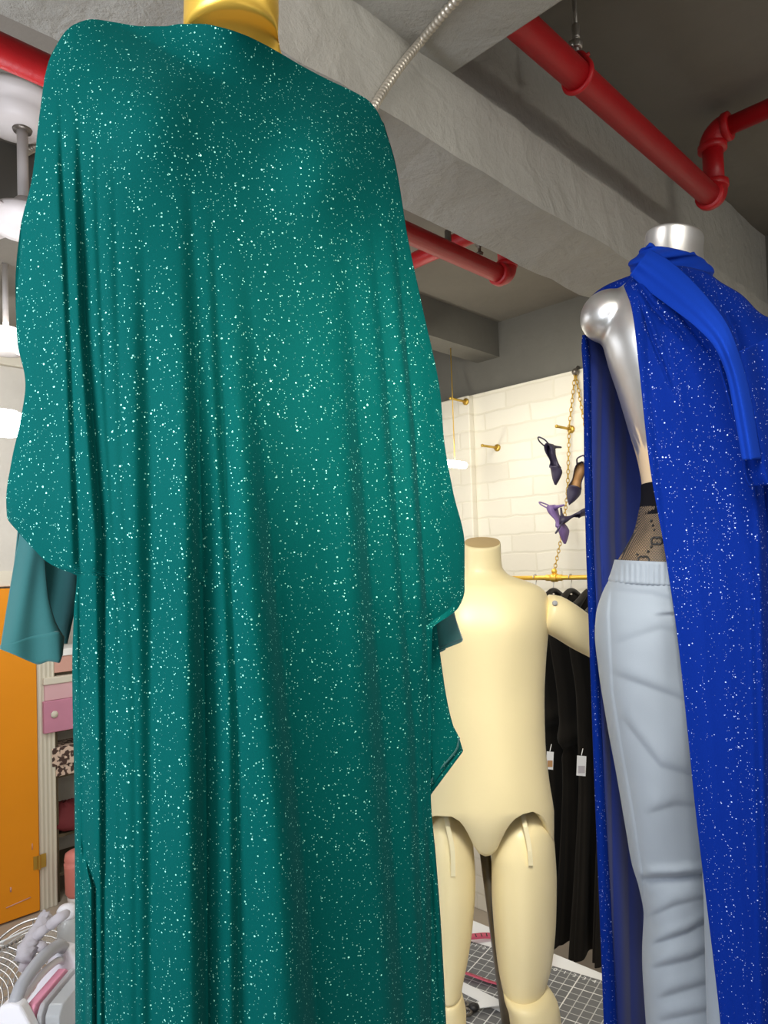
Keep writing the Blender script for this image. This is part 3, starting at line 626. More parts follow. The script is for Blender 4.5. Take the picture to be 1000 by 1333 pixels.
for (x, y) in ((848, 712), (844, 718), (866, 704), (872, 700), (852, 690), (850, 684), (848, 678), (830, 722)):
    mot.append(sphere(U(x, y, surfd(x, y)), .0022, 5))
mesh('lace_monogram', *cat(*mot), M['black2'], tg_)
tr = thing('trousers', tuple(U(870, 1560, DB)*[1, 1, 0]+[0, 0, TZ+.06]), 'pale grey jersey trousers with elastic waistband on the silver mannequin', 'trousers')
rowsT = [(752, 794, 968, DB, .114), (775, 783, 972, DB, .118), (800, 776, 974, DB, .12), (825, 774.5, 974, DB, .121), (870, 779, 972, DB, .12), (940, 790, 966, DB, .113), (1010, 803, 955, DB, .1), (1080, 815, 945, DB, .088), (1120, 822, 942, DB, .082), (1150, 831, 942, DB, .08), (1190, 838, 945, DB, .078), (1240, 836, 950, DB, .08), (1333, 841, 960, DB, .08), (1450, 848, 960, DB, .08), (1560, 850, 955, DB, .08)]
tF = folds([([(798, 740), (794, 800), (799, 900), (812, 980), (826, 1060), (838, 1140), (838, 1250), (845, 1560)], .0035, 2.5, 5, 745, 780)])
def tdisp(PX, PY):
    D = tF(PX, PY)
    def cr(P, A, w, side=1.):        # wrinkle along a slanted line
        P = np.array(P, float); yc = np.interp(PX, P[:, 0], P[:, 1]); t = PY-yc
        m = sstep(P[0, 0]-12, P[0, 0]+12, PX)*(1-sstep(P[-1, 0]-2, P[-1, 0]+14, PX))
        return m*A*np.where(t > 0, np.exp(-np.clip(t, 0, None)/(w*3)), np.exp(-(t/w)**2))-m*A*.5*np.exp(-((t+2.4*w)/(w*2.2))**2)
    D = D+cr([(838, 1144), (880, 1143), (930, 1137)], .012, 3.5)+cr([(858, 801), (900, 799)], .0035, 2)+cr([(800, 880), (870, 905), (930, 930)], .003, 6)+cr([(812, 940), (860, 1000), (930, 1020)], .0035, 7)
    D = D+cr([(845, 1060), (880, 1050), (940, 1055)], .003, 6)+cr([(850, 1230), (895, 1215), (945, 1185)], .006, 4)+cr([(848, 1262), (900, 1250), (950, 1225)], .006, 5)+cr([(860, 1300), (910, 1285), (955, 1270)], .005, 5)+cr([(845, 1195), (880, 1180), (930, 1168)], .004, 5)
    D = D+cr([(800, 770), (850, 775), (900, 790)], .002, 5)+cr([(800, 840), (860, 820), (920, 835)], .002, 7)+cr([(860, 1330), (910, 1320), (960, 1310)], .005, 5)
    return D+.002*np.sin(PX*.05+PY*.03)
mesh('trouser_leg', *loft(rowsT, 260, 420, tdisp, caps=False), M['trouser'], tr)
mesh('trouser_leg', *loft([(930, 905, 985, DB-.05, .06), (1000, 905, 990, DB-.06, .075), (1150, 915, 985, DB-.06, .07), (1350, 920, 990, DB-.06, .072), (1560, 925, 990, DB-.06, .075)], 40, 40), M['trouser'], tr)
wb = [(731, 800, 966, DB, .113), (735, 799, 967, DB, .1155), (750, 794.5, 969, DB, .1175), (757, 792, 970, DB, .118), (759, 792, 970, DB, .116)]
def wdisp(PX, PY): return .0012*np.sin(PX*.9)*sstep(730, 738, PY)
mesh('waistband', *loft(wb, 240, 30, wdisp, tilt=.03, caps=False), M['trouser'], tr)
# ------------------------------------------------------------------ blue cape and scarf
bc = thing('blue_cape', tuple(U(880, 1560, 1.0)*[1, 1, 0]+[0, 0, TZ+.02]), 'royal blue glitter cape hanging open at the side of the silver mannequin', 'cape')
Tb = [(812, 372), (820, 362), (832, 352), (850, 346), (880, 346), (915, 352), (940, 368), (965, 383), (991, 408), (1010, 418), (1050, 450), (1085, 520)]
Lc = [(812, 372), (822, 400), (832, 480), (845, 600), (866, 720), (881, 820), (895, 950), (905, 1050), (918, 1160), (930, 1260), (938, 1333), (955, 1570)]
Rc = [(1085, 520), (1100, 700), (1130, 1000), (1150, 1333), (1150, 1570)]
PX, PY, tt, rr = coons(Tb, Lc, Rc, 1570, 1570, 260, 260, .12, 1.2)
bF = folds([
    ([(836, 372), (842, 420), (850, 520), (880, 800), (935, 1333), (950, 1570)], .003, 6, 14, 360, 420),
    ([(850, 365), (866, 420), (885, 500), (915, 800), (960, 1333), (970, 1570)], .003, 9, 22, 365, 420),
    ([(868, 372), (900, 430), (920, 520), (948, 800), (975, 1333), (980, 1570)], .004, 12, 28, 380, 500),
    ([(930, 375), (960, 440), (985, 540), (1000, 700), (1010, 1333), (1015, 1570)], .022, 6, 22, 370, 430),
    ([(970, 640), (985, 800), (990, 1000), (1000, 1333), (1005, 1570)], .008, 8, 22, 660, 800),
])
def cr2(P, A, w):
    P = np.array(P, float)
    yc = np.interp(PX, P[:, 0], P[:, 1]); t = PY-yc; m = sstep(P[0, 0], P[0, 0]+10, PX)*(1-sstep(P[-1, 0]-12, P[-1, 0], PX))
    return m*A*(np.exp(-(t/w)**2)-.6*np.exp(-((t+2*w)/(1.6*w))**2))
base = 1.005-.085*sstep(830, 1010, PX)-.01*sstep(350, 700, PY)
base = base+.055*np.exp(-rr/.015)-.02*np.exp(-((PX-930)/60)**2-((PY-500)/90)**2)
D = base+bF(PX, PY)*np.clip(tt/.015, 0, 1)+cr2([(826, 368), (850, 400), (900, 450)], .006, 5)+cr2([(835, 362), (870, 388), (935, 470)], .007, 5)+cr2([(830, 385), (845, 430), (880, 520)], .004, 7)
mod(mesh('front_panel', U(PX, PY, D).reshape(-1, 3), gridF(260, 260), M['blue'], bc), 'SOLIDIFY', thickness=.0018)
# back panel: reverse side seen, hanging behind the body, front edge folded
bkF = folds([([(785, 420), (780, 700), (795, 1000), (805, 1570)], .012, 4, 12, 430, 560), ([(800, 440), (800, 700), (815, 1000), (825, 1570)], .015, 5, 14, 440, 560), ([(815, 470), (815, 700), (835, 1100), (845, 1570)], .010, 5, 14, 470, 600)])
def bkd(X, Y, t, r): return 1.165+.10*sstep(0, .5, t)+bkF(X, Y)*np.clip(t/.05, 0, 1)
bkL = [(772, 384), (762, 430), (761, 470), (762, 600), (764, 700), (768, 800), (775, 1000), (783, 1200), (788, 1333), (796, 1560)]
bkR = [(860, 352), (900, 400), (930, 470), (930, 600), (930, 700), (930, 800), (930, 1000), (935, 1200), (940, 1333), (950, 1560)]
mod(mesh('back_panel', *band(bkL, bkR, 120, 160, bkd), M['blue_in'], bc, label='dull blue reverse side of the cape'), 'SOLIDIFY', thickness=.0015)
stL = [(758, 436), (757, 452), (759, 480), (760.5, 600), (762.5, 700), (766, 800), (773, 1000), (781, 1200), (786, 1333), (794, 1560)]
stR = [(764, 436), (767, 452), (769, 480), (771, 600), (773, 700), (777, 800), (786, 1000), (797, 1200), (804, 1333), (818, 1560)]
mod(mesh('folded_edge', *band(stL, stR, 16, 120, lambda X, Y, t, r: 1.16-.006*np.sin(PI*t)), M['blue'], bc), 'SOLIDIFY', thickness=.002)
shp = band([(768, 388), (776, 380), (790, 371), (806, 364), (822, 358), (840, 352)], [(786, 392), (796, 386), (806, 380), (816, 376), (828, 374), (846, 374)], 20, 40, lambda X, Y, t, r: 1.15-.05*sstep(775, 830, X)-.012*np.sin(PI*t))
mod(mesh('shoulder_strip', *shp, M['blue'], bc), 'SOLIDIFY', thickness=.003)
sf = thing('blue_scarf', tuple(U(877, 360, DB)), 'plain blue scarf wound round the silver neck with one tail hanging', 'scarf')
# wrap: a tall band round the neck, wider below, with spiral creases
n1, n2 = 90, 28; aa = np.linspace(0, 2*PI, n1, endpoint=False); q = np.linspace(0, 1, n2)
cx_ = 878-4*q; rx_ = 42+14*np.sin(q*PI*.62)
PXs = cx_[:, None]+rx_[:, None]*np.cos(aa); Ds = DB-(.052+.018*np.sin(q*PI*.62))[:, None]*np.sin(aa)
PYs = 330+q[:, None]*34+.16*(PXs-878)-5*np.sin(aa)[None, :]*(1-q[:, None])
w_ = np.sin(3.2*PI*(q[:, None]+.45*np.cos(aa)[None, :])); w_ = np.sign(w_)*np.abs(w_)**.6; Ds = Ds-.008*w_*np.abs(np.sin(aa))**.5*np.sign(np.sin(aa)); PXs = PXs+2.2*w_*np.cos(aa); PYs = PYs+2*np.sin(2*aa+1)[None, :]*(1-q[:, None])
Vw = U(PXs, PYs, Ds).reshape(-1, 3)
wr_in = []
mod(mesh('neck_wrap', Vw, gridF(n2, n1, True), M['blue_plain'], sf), 'SOLIDIFY', thickness=.006)
# diagonal sash from the left of the neck to the hanging tail
sA = [(820, 358), (838, 374), (870, 398), (905, 425), (930, 452), (946, 490), (955, 535), (962, 575), (966, 599)]
sB = [(846, 324), (870, 338), (898, 362), (925, 392), (948, 424), (964, 465), (976, 510), (985, 560), (991, 597)]
def sd_(X, Y, t, r): return 1.035-.175*sstep(.0, .55, r)-.016*np.sin(PI*t)+.004*np.exp(-((t-.25)/.13)**2)+.003*np.exp(-((t-.65)/.14)**2)*(1-sstep(.3, .8, r))
mod(mesh('scarf_tail', *band(sA, sB, 50, 120, sd_), M['blue_plain'], sf), 'SOLIDIFY', thickness=.003)
s2A = [(935, 470), (955, 540), (968, 590), (972, 622), (978, 634)]; s2B = [(1000, 440), (1010, 520), (1020, 580), (1025, 615), (1030, 628)]
mod(mesh('under_tail', *band(s2A, s2B, 40, 60, lambda X, Y, t, r: .875-.01*np.sin(PI*t)+.005*np.sin(t*10)), M['blue'], sf), 'SOLIDIFY', thickness=.003)
# ------------------------------------------------------------------ child mannequin
DC = 1.40
cm = thing('child_mannequin', tuple(on(632, 1440, 2, TZ)), 'cream headless child mannequin with jointed legs standing between the gowns', 'mannequin')
nseg = 96; rC = np.array([(706, 605, 651, .030, 7), (708, 603.5, 652, .033, 8), (724, 602, 652.5, .034, 7), (738, 601, 654, .036, 4), (748, 597, 662, .042, 2), (756, 584, 684, .052, 1), (764, 566, 703, .062, 0), (774, 553, 712, .07, 0), (795, 547, 715.5, .082, 0), (825, 547, 714, .092, 0), (860, 549, 711, .094, 0), (910, 551, 709, .092, 0), (960, 550, 710, .094, 0), (1010, 546, 714.5, .098, 0), (1045, 543, 720, .1, 0), (1056, 542, 721.5, .1, 0)], float)
yv = np.r_[np.linspace(706, 770, 40), np.linspace(772, 1056, 70)]
cs = [pchip(yv, rC[:, 0], rC[:, k]) for k in range(1, 5)]
aa = np.linspace(0, 2*PI, nseg, endpoint=False); sa, ca = np.sin(aa), np.cos(aa); ex = .88; sa_ = np.sign(sa)*np.abs(sa)**ex; ca_ = np.sign(ca)*np.abs(ca)**ex
xc = (cs[0]+cs[1])/2; rx = (cs[1]-cs[0])/2
PXc = xc[:, None]+rx[:, None]*ca_; Dc = DC-cs[2][:, None]*sa_; PYc = yv[:, None]+cs[3][:, None]*sa_
chest = .012*np.exp(-((PYc-815)/40)**2)*(np.exp(-((PXc-590)/40)**2)+np.exp(-((PXc-672)/40)**2))
Dc = Dc-chest*(sa_ > 0)*np.abs(sa_)
Hc = np.array([(540, 1100), (545, 1082), (555, 1066), (566, 1062), (588, 1063), (600, 1070), (608, 1082), (616, 1100), (622, 1110), (630, 1115), (638, 1114.5), (645, 1110), (651, 1098), (658, 1082), (668, 1068), (680, 1060), (694, 1056.5), (706, 1062), (713, 1073), (718, 1086), (723, 1100)], float)
ext = []; extD = []; extP = []
for qv in np.linspace(.12, 1, 14):
    px = PXc[-1]; hy = np.interp(px, Hc[:, 0], Hc[:, 1]); ext.append(px); extP.append(1056+(hy-1056)*qv); extD.append(DC-cs[2][-1]*sa_*(1-.42*qv**2*np.clip((hy-1062)/50, 0, 1)*(np.abs(px-632) < 50)))
PXc = np.vstack([PXc, ext]); PYc = np.vstack([PYc, extP]); Dc = np.vstack([Dc, extD])
Vc = U(PXc, PYc, Dc).reshape(-1, 3); Fc = gridF(len(PXc), nseg, True)
tor = mesh('torso', Vc, Fc, M['cream'], cm); mod(tor, 'SOLIDIFY', thickness=.012, offset=-1)
capc = U(628, 707, DC); ring = Vc[:nseg]
mesh('neck_cap', np.vstack([ring, ring.mean(0)[None]+[0, 0, .002]]), [[j, (j+1) % nseg, nseg] for j in range(nseg)], plain('cap_beige', (206, 178, 128), .5), cm)
def limb(nm, rows, **k): return mesh(nm, *loft(rows, 48, 70, **k), M['cream'], cm)
lt = limb('leg', [(1046, 572, 592, DC+.01, .02), (1056, 560, 604, DC+.01, .045), (1075, 555, 612, DC+.005, .062), (1110, 553, 617, DC, .068), (1150, 553, 619, DC, .068), (1200, 556, 616, DC, .064), (1250, 561, 609, DC, .056), (1284, 566, 602, DC, .048), (1291, 567, 601, DC, .047)])
mesh('shin', *loft([(1293, 567, 601.5, DC, .046), (1300, 566, 603, DC-.002, .05), (1320, 566, 607, DC, .05), (1350, 568, 607, DC, .047), (1400, 572, 601, DC+.01, .04), (1428, 574, 599, DC+.01, .038)], 40, 40), M['cream'], lt)
rt_ = limb('leg', [(1042, 668, 700, DC+.01, .02), (1054, 655, 712, DC+.01, .05), (1075, 645, 719, DC+.004, .068), (1110, 640, 723, DC, .078), (1150, 640, 725, DC, .08), (1200, 642.5, 724, DC, .076), (1250, 647.5, 719.5, DC, .066), (1280, 653, 712, DC, .058), (1288, 655, 709, DC, .056)])
mesh('shin', *loft([(1288, 655, 711, DC-.01, .056), (1296, 656, 718, DC-.015, .062), (1315, 662, 728, DC-.015, .064), (1340, 665, 731, DC-.01, .06), (1390, 672, 722, DC, .05), (1425, 676, 714, DC, .046)], 40, 40), M['cream'], rt_)
def foot(par, px, py):
    a_ = U(px, py, DC); a_[2] = TZ+.06; V = []
    P = [a_+f0*.03, a_-f0*.02-z0*.02, a_-f0*.07-z0*.036, a_-f0*.115-z0*.044, a_-f0*.13-z0*.046]
    mesh('foot', *tube(P, [.034, .036, .026, .018, .008], 20), M['cream'], par)
foot(lt, 586, 1428); foot(rt_, 696, 1425)
def thighd(px, py, rows):
    r = np.array(rows, float); xl, xr, dc, rd = [np.interp(py, r[:, 0], r[:, k]) for k in range(1, 5)]
    q = np.clip((px-(xl+xr)/2)/((xr-xl)/2), -.98, .98); return dc-rd*math.sqrt(1-q*q)
for par, pts, rows in ((lt, [(580, 1060), (584, 1080), (589, 1105), (590, 1125), (590, 1141)], [(1056, 560, 604, DC+.01, .045), (1075, 555, 612, DC+.005, .062), (1110, 553, 617, DC, .068), (1150, 553, 619, DC, .068)]),
                       (rt_, [(680, 1058), (684, 1076), (688, 1095), (690, 1110), (691, 1127)], [(1054, 655, 712, DC+.01, .05), (1075, 645, 719, DC+.004, .068), (1110, 640, 723, DC, .078), (1150, 640, 725, DC, .08)])):
    C_ = curve(pts, 16); Vs = []
    for x, y in C_:
        for dx, dd in ((-3, .004), (-3, -.004), (3, -.004), (3, .004)): Vs.append(U(x+dx, y, thighd(x, y, rows)+dd))
    mesh('strap', np.array(Vs), gridF(16, 4, True)+[[0, 1, 2, 3], [60, 61, 62, 63]], M['cream_light'], par, False)
sr = [U(x, y, d) for x, y, d in ((710, 797, DC), (718, 799, DC), (735, 808, DC+.005), (765, 829, DC+.02), (800, 850, DC+.04), (840, 872, DC+.05), (845, 875, DC+.05))]
arm = mesh('arm', *tube(curve(sr, 30), pchip(np.linspace(0, 1, 30), [0, .08, .25, .45, .7, .97, 1], [.036, .0395, .0385, .034, .03, .025, .016]), 28), M['cream'], cm)
bt_ = U(722.5, 785, DC-.034); mesh('joint_button', *lathe(bt_, [(.0045, -.004), (.0052, 0), (.0045, .0025)], 16, -FW+.3*UP), M['grey_plastic'], arm)
pt, pb = U(628, 1085, DC+.03), on(671, 1400, 2, TZ+.01)
mesh('support_pole', *tube([pt, pt+(pb-pt)*.5, pb], [.0105, .0125, .0145], 20), M['dark_steel'], cm)
mesh('base_plate', *lathe((pb[0], pb[1], TZ), [(.11, 0), (.11, .006), (.1, .01), (.02, .011)], 40), M['dark_steel'], cm)
# ------------------------------------------------------------------ clothes rail, hangers, black dresses
XR = 2.92
rz = on(722, 752, 0, XR); zr_ = rz[2]
rl = thing('clothes_rail', (XR, 1.6, zr_-.012), 'gold clothes rail hanging on a chain along the white brick wall', 'clothes rail')
mesh('rail', *tube([(XR, .3, zr_), (XR, 3.2, zr_)], .011, 16), M['gold'], rl)
mesh('rail_fitting', *cat(collar((XR, rz[1], zr_), (0, 1, 0), .02, .03), collar((XR, rz[1]+.03, zr_), (0, 1, 0), .015, .03), sphere((XR, rz[1], zr_+.03), .014, 8), collar((XR, rz[1]-.03, zr_), (0, 1, 0), .015, .02)), M['gold'], rl)
for yy in (.35, 3.15): mesh('rail_bracket', *tube([(XR, yy, zr_), (WX-.03, yy, zr_)], .009, 12), M['gold'], rl)
yk = [on(px, 760, 0, XR)[1] for px in (697, 720, 743, 767, 792)]
def hanger(y, label):
    o = thing('coat_hanger', (XR, y, zr_-.16), label, 'coat hanger', 'hangers on the gold rail')
    hk = [(XR+.013*math.cos(t), y, zr_+.013*math.sin(t)) for t in np.linspace(-.6, PI, 12)][::-1]
    hk = [(XR+.016*math.cos(t), y, zr_+.016*math.sin(t)) for t in np.linspace(PI*1.05, -.5, 14)]+[(XR+.004, y, zr_-.03), (XR, y, zr_-.065)]
    mesh('hook', *tube(curve(hk, 30), .0022, 8), M['steel'], o)
    sh = curve([(XR-.2, y, zr_-.155), (XR-.1, y, zr_-.11), (XR, y, zr_-.06), (XR+.1, y, zr_-.11), (XR+.2, y, zr_-.155)], 30)
    V, Fc = tube(sh, [.012+.012*abs(math.cos(t*PI)) for t in np.linspace(0, 1, 30)], 12); V[:, 1] = y+(V[:, 1]-y)*.7
    mesh('shoulder_bar', V, Fc, M['black2'], o); return o
hl = ['black coat hanger farthest along the gold rail, behind the child mannequin neck', 'black coat hanger hooked right beside the gold rail fitting', 'black coat hanger second from the gold rail fitting', 'black coat hanger next to the edge of the blue cape', 'black coat hanger hidden mostly by the blue cape']
def dress(y, label, zhem, wh, hw, seam, seed, tagpx=None):
    o = thing('black_dress', (XR, y, zhem), label, 'dress', 'black dresses on the gold rail')
    r_ = np.random.RandomState(seed); ph = r_.uniform(0, 6, 4)
    zt = zr_-.075; nz_, na = 90, 96
    zs = np.linspace(0, 1, nz_); a_ = np.linspace(0, 2*PI, na, endpoint=False)
    hwid = pchip(zs, [0, .03, .1, .3, .5, .75, 1], [.05, .13, .2, .15, wh*.75, wh, hw]); th_ = pchip(zs, [0, .05, .2, .5, 1], [.010, .016, .02, .025, .031])
    X = XR+hwid[:, None]*np.cos(a_)+0*a_; Y = y+th_[:, None]*np.sin(a_)
    amp = .011*sstep(.3, 1, zs)[:, None]
    w = np.sin(7*a_+ph[0]+zs[:, None]*1.3)+.6*np.sin(13*a_+ph[1]-zs[:, None])
    X = X+amp*w*np.cos(a_); Y = Y+amp*w*np.sin(a_)
    if seam:
        g = .02*np.exp(-((zs-seam)/.012)**2)[:, None]; X = X-g*np.cos(a_); Y = Y-g*np.sin(a_)
        g2 = .018*np.exp(-((zs-seam+.035)/.03)**2)[:, None]; X = X+g2*np.cos(a_); Y = Y+g2*np.sin(a_)
    Z = zt+(zhem-zt)*zs[:, None]+0*a_-.3*np.abs(hwid[:, None]*np.cos(a_))*np.clip(1-zs[:, None]*8, 0, 1)*1.1+.004*np.sin(5*a_)*sstep(.9, 1, zs)[:, None]
    V = np.stack([X, Y, Z], -1).reshape(-1, 3)
    mesh('dress_body', V, gridF(nz_, na, True), M['black'], o)
    if tagpx:
        c_ = on(tagpx[0], tagpx[1], 1, y-.11); t0 = U(tagpx[0], tagpx[1], tagpx[4])
        w2, h2 = tagpx[2], tagpx[3]
        P = [U(tagpx[0]+dx, tagpx[1]+dy, tagpx[4]) for dx, dy in ((-w2+1, -h2), (w2, -h2+1), (w2-1, h2), (-w2, h2-1))]
        tgm = mod(mesh('price_tag', P, [[0, 1, 2, 3]], M['paper'], o, False, label='white paper price tag'), 'SOLIDIFY', thickness=.001)
        P = [U(tagpx[0]+dx, tagpx[1]+dy, tagpx[4]-.004) for dx, dy in ((-w2*.6, h2*.0), (w2*.7, h2*.0), (w2*.7, h2*.7), (-w2*.6, h2*.7))]
        mesh('printed_patch', P, [[0, 1, 2, 3]], M[tagpx[5]], tgm, False)
        mesh('tag_string', *tube([U(tagpx[0], tagpx[1]-h2, tagpx[4]), U(tagpx[0]+2, tagpx[1]-h2-9, tagpx[4]+.03)], .0015, 5), M['paper'], tgm)
    return o
zh = [on(px, py, 0, XR)[2] for px, py in ((700, 1165), (718, 1172), (742, 1195), (760, 1208), (785, 1215))]
hl_d = [(yk[0], 'black long dress behind the cream torso, farthest along the rail', zh[0], .2, .25, .5, 1, None), (yk[1], 'black dress with gathered waist seam and orange-marked price tag', zh[1], .19, .25, .42, 2, (716, 990, 5, 12, 2.92, 'tan')),
        (yk[2], 'black dress with a white price tag beside the blue cape', zh[2], .18, .27, .46, 3, (757, 997, 6.5, 13.5, 2.78, 'greyglove')), (yk[3], 'black dress hanging lowest beside the blue cape edge', zh[3], .2, .28, 0, 4, None), (yk[4], 'black dress mostly hidden behind the blue cape', zh[4], .2, .26, .4, 5, None)]
for i in range(5): hanger(yk[i], hl[i]); dress(*hl_d[i])
# ------------------------------------------------------------------ pegs, chains and hanging shoes on the brick wall
WF = WX-.03
def peg(px, py, px2, label, face=WF):
    b = on(px, py, 0, face); t = b-np.array([.14, 0, 0])
    o = thing('wall_peg', tuple(b-[.07, 0, .01]), label, 'peg', 'pegs on the white brick wall')
    mesh('rod', *tube([b, b+(t-b)*.9], .007, 12), M['brass'], o); mesh('knob', *cat(lathe(b-[.012, 0, 0], [(.014, 0), (.02, .005), (.02, .012)], 16, (1, 0, 0))), M['brass'], o)
    mesh('tip', *sphere(t, .009, 8), M['brass'], o); return b
peg(648, 583, 620, 'lone brass peg on the white brick wall')
pb2 = peg(744, 559, 720, 'brass peg holding the hanging shoes')
peg(607, 523, 585, 'brass peg at the top of the brick pier', WX-.075)
def chain(pts, label, n=None, r=.0022, l=.028):
    P = np.array(pts); s = np.r_[0, np.cumsum(np.linalg.norm(np.diff(P, axis=0), axis=1))]; n = int(s[-1]/(l*.78)); parts = []
    for i in range(n):
        q = (i+.5)/n*s[-1]; c_ = np.array([np.interp(q, s, P[:, k]) for k in range(3)]); k = min(np.searchsorted(s, q), len(P)-1); d_ = P[k]-P[k-1]; d_ /= np.linalg.norm(d_)
        u_ = np.cross(d_, r0 if i % 2 else f0); u_ /= np.linalg.norm(u_)
        parts.append(tube([c_+d_*l*.5*math.cos(t)+u_*l*.26*math.sin(t) for t in np.linspace(0, 2*PI, 12, endpoint=False)], r, 5, closed=True))
    return tag(mesh('chain', *cat(*parts), M['brass']), label, 'chain', 'chains on the brick wall')
tp0 = on(749, 484, 0, WF-.02)
chain([tp0, on(741, 556, 0, WF-.03), on(739, 640, 0, WF-.03)], 'brass chain from the wall hook down to the shoe peg')
chain([tp0, on(757, 530, 0, WF-.03), on(762, 556, 0, WF-.03), on(768, 590, 0, WF-.03)], 'brass chain strand leaning toward the blue cape')
chain([on(739, 640, 0, WF-.03), on(733, 690, 0, WF-.15), (XR, rz[1], zr_+.03)], 'brass chain from the shoes down to the gold rail')
cb_ = on(597, 600, 1, 2.36)
hk = thing('wall_hook', tuple(tp0), 'small dark hook at the top edge of the brick wall', 'hook'); mesh('hook_plate', *cat(sphere(tp0, .018, 8), tube([tp0, tp0+np.array([.03, 0, .03])], .008, 8)), M['dark_steel'], hk)
def shoe(px, py, d, toe, face, L_, mat, inner, label, strap=True):
    """pointed pump: toe = picture direction of the toe, face = how far the sole turns to the viewer"""
    o = thing('pump_shoe', tuple(U(px, py, d)), label, 'shoe', 'pumps hanging on the chain')
    ang = math.atan2(toe[1], toe[0]); X = RT*math.cos(ang)-UP*math.sin(ang); B0 = np.cross(FW, X); Zs = B0*math.cos(face)-FW*math.sin(face); Ys = np.cross(Zs, X); c_ = U(px, py, d)
    def W(x, y, z): return c_+(X*(x-.5)+Ys*y+Zs*z)*L_
    st = np.linspace(0, 1, 26); wd = pchip(st, [0, .06, .2, .4, .65, .85, 1], [.03, .1, .125, .11, .165, .1, .008]); zs = pchip(st, [0, .2, .45, .7, 1], [.3, .28, .14, .0, .02])
    V = []; 
    for x, w, z in zip(st, wd, zs): V += [W(x, -w, z), W(x, w, z), W(x, w*.9, z-.03), W(x, -w*.9, z-.03)]
    mesh('sole', np.array(V), gridF(26, 4, True)+[[0, 1, 2, 3], [100, 101, 102, 103]], M[inner], o)
    V = []; ha = np.linspace(0, PI, 14)
    for x in np.linspace(.55, 1, 16):
        w = np.interp(x, st, wd); z = np.interp(x, st, zs); h = .16*(1-((x-.55)/.47)**2)+.02
        V += [W(x, w*1.04*math.cos(t), z+h*math.sin(t)*.9) for t in ha]
    vamp = (np.array(V), gridF(16, 14)); V = []
    for x in np.linspace(0, .57, 16):
        w = np.interp(x, st, wd); z = np.interp(x, st, zs); h = .17-.14*sstep(0, .4, x) if x < .4 else .03+.07*sstep(.42, .57, x)
        V += [W(x, -w*1.05, z+h), W(x, -w*1.08, z-.02)]
    k1 = (np.array(V), gridF(16, 2)); V2 = []
    for x in np.linspace(0, .57, 16):
        w = np.interp(x, st, wd); z = np.interp(x, st, zs); h = .17-.14*sstep(0, .4, x) if x < .4 else .03+.07*sstep(.42, .57, x)
        V2 += [W(x, w*1.05, z+h), W(x, w*1.08, z-.02)]
    heelcup = (np.array([W(0, -.03, .47), W(0, .03, .47), W(0, .03, .28), W(0, -.03, .28)]), [[0, 1, 2, 3]])
    mod(mesh('upper', *cat(vamp, k1, (np.array(V2), gridF(16, 2)), heelcup), M[mat], o), 'SOLIDIFY', thickness=.003)
    mesh('heel', *tube([W(.08, 0, .27), W(.05, 0, .15), W(.03, 0, -.02)], [.075*L_, .035*L_, .025*L_], 10), M[mat], o)
    if strap: mesh('strap', *tube(curve([W(.08, -.1, .42), W(-.02, -.12, .6), W(-.1, 0, .75), W(-.02, .12, .6), W(.08, .1, .42)], 24), .0035, 6), M[mat], o)
shoe(727, 606, 3.42, (-.12, 1), .5, .19, 'navy', 'navy', 'dark pump hanging toe-down under the wall peg')
shoe(750, 632, 3.4, (-.35, 1), 1.25, .2, 'navy', 'tan', 'pump showing its tan sole beside the blue cape')
shoe(735, 682, 3.36, (.05, 1), -.9, .19, 'purple', 'purple', 'purple pointed pump hanging lowest on the chain')
shoe(752, 664, 3.38, (1, .1), .3, .17, 'navy', 'navy', 'dark violet pump lying sideways between the tan and purple pumps')
lp = [U(x, y, 3.36) for x, y in curve([(728, 676), (722, 664), (724, 655), (732, 657), (738, 668)], 20)]
# ------------------------------------------------------------------ shelf rack with boxes at the back left
X0 = on(67, 1050, 1, WY+.02)[0]; X1 = X0+.8; Y0, Y1 = WY, WY+.34
rk = thing('shelf_rack', ((X0+X1)/2, (Y0+Y1)/2, 0), 'narrow rack of shelves behind the orange door casing', 'shelf rack')
for x in (X0, X1):
    for y in (Y0, Y1): mesh('post', *box(x, x+.035, y, y+.035, 0, 1.95, .003), M['post'], rk, False)
shz = [on(90, py, 1, Y0)[2] for py in (873, 947, 1006, 1083, 1133)]
for z in shz: mesh('shelf', *box(X0+.002, X1+.03, Y0+.002, Y1+.03, z-.018, z, .002), M['post'], rk, False)
def bx(px0, px1, py0, z, dep, mat, name, label, catn, lid=None, y0=Y0-.03, rot=0.):
    a_ = on(px0, py0, 1, y0); b_ = on(px1, py0, 1, y0); o = thing(name, ((a_[0]+b_[0])/2, y0+dep/2, z), label, catn)
    h = a_[2]-z; hl_ = h*.3 if lid else 0
    mesh('box_body', *box(a_[0], b_[0], y0, y0+dep, z, z+h-hl_, .004, rot), M[mat], o, False)
    if lid: mesh('lid', *box(a_[0]-.008, b_[0]+.008, y0-.008, y0+dep+.008, z+h-hl_, z+h, .004, rot), M[lid], o, False)
    return o, a_, b_
bx(69, 118, 846, shz[0], .25, 'peach', 'cardboard_box', 'peach box on the highest visible shelf of the rack', 'box', 'paper')
z1 = on(80, 917, 1, Y0-.05)[2]
o, a_, b_ = bx(57, 112, 914, shz[1], .3, 'pinkcard2', 'cardboard_box', 'rose pink box with a pale emblem under the light pink box', 'box', None, Y0-.06)
ec = on(71, 930, 1, Y0-.064); mesh('emblem', *lathe(ec, [(.004, .0), (.022, .0), (.022, .0012), (.004, .0014)], 7, (0, -1, 0)), M['offwhite'], o)
bx(58, 112, 883, on(57, 914, 1, Y0-.06)[2]+.001, .28, 'pinkcard', 'cardboard_box', 'light pink box with cream lid, topmost of the two pink boxes', 'box', 'offwhite', Y0-.05)
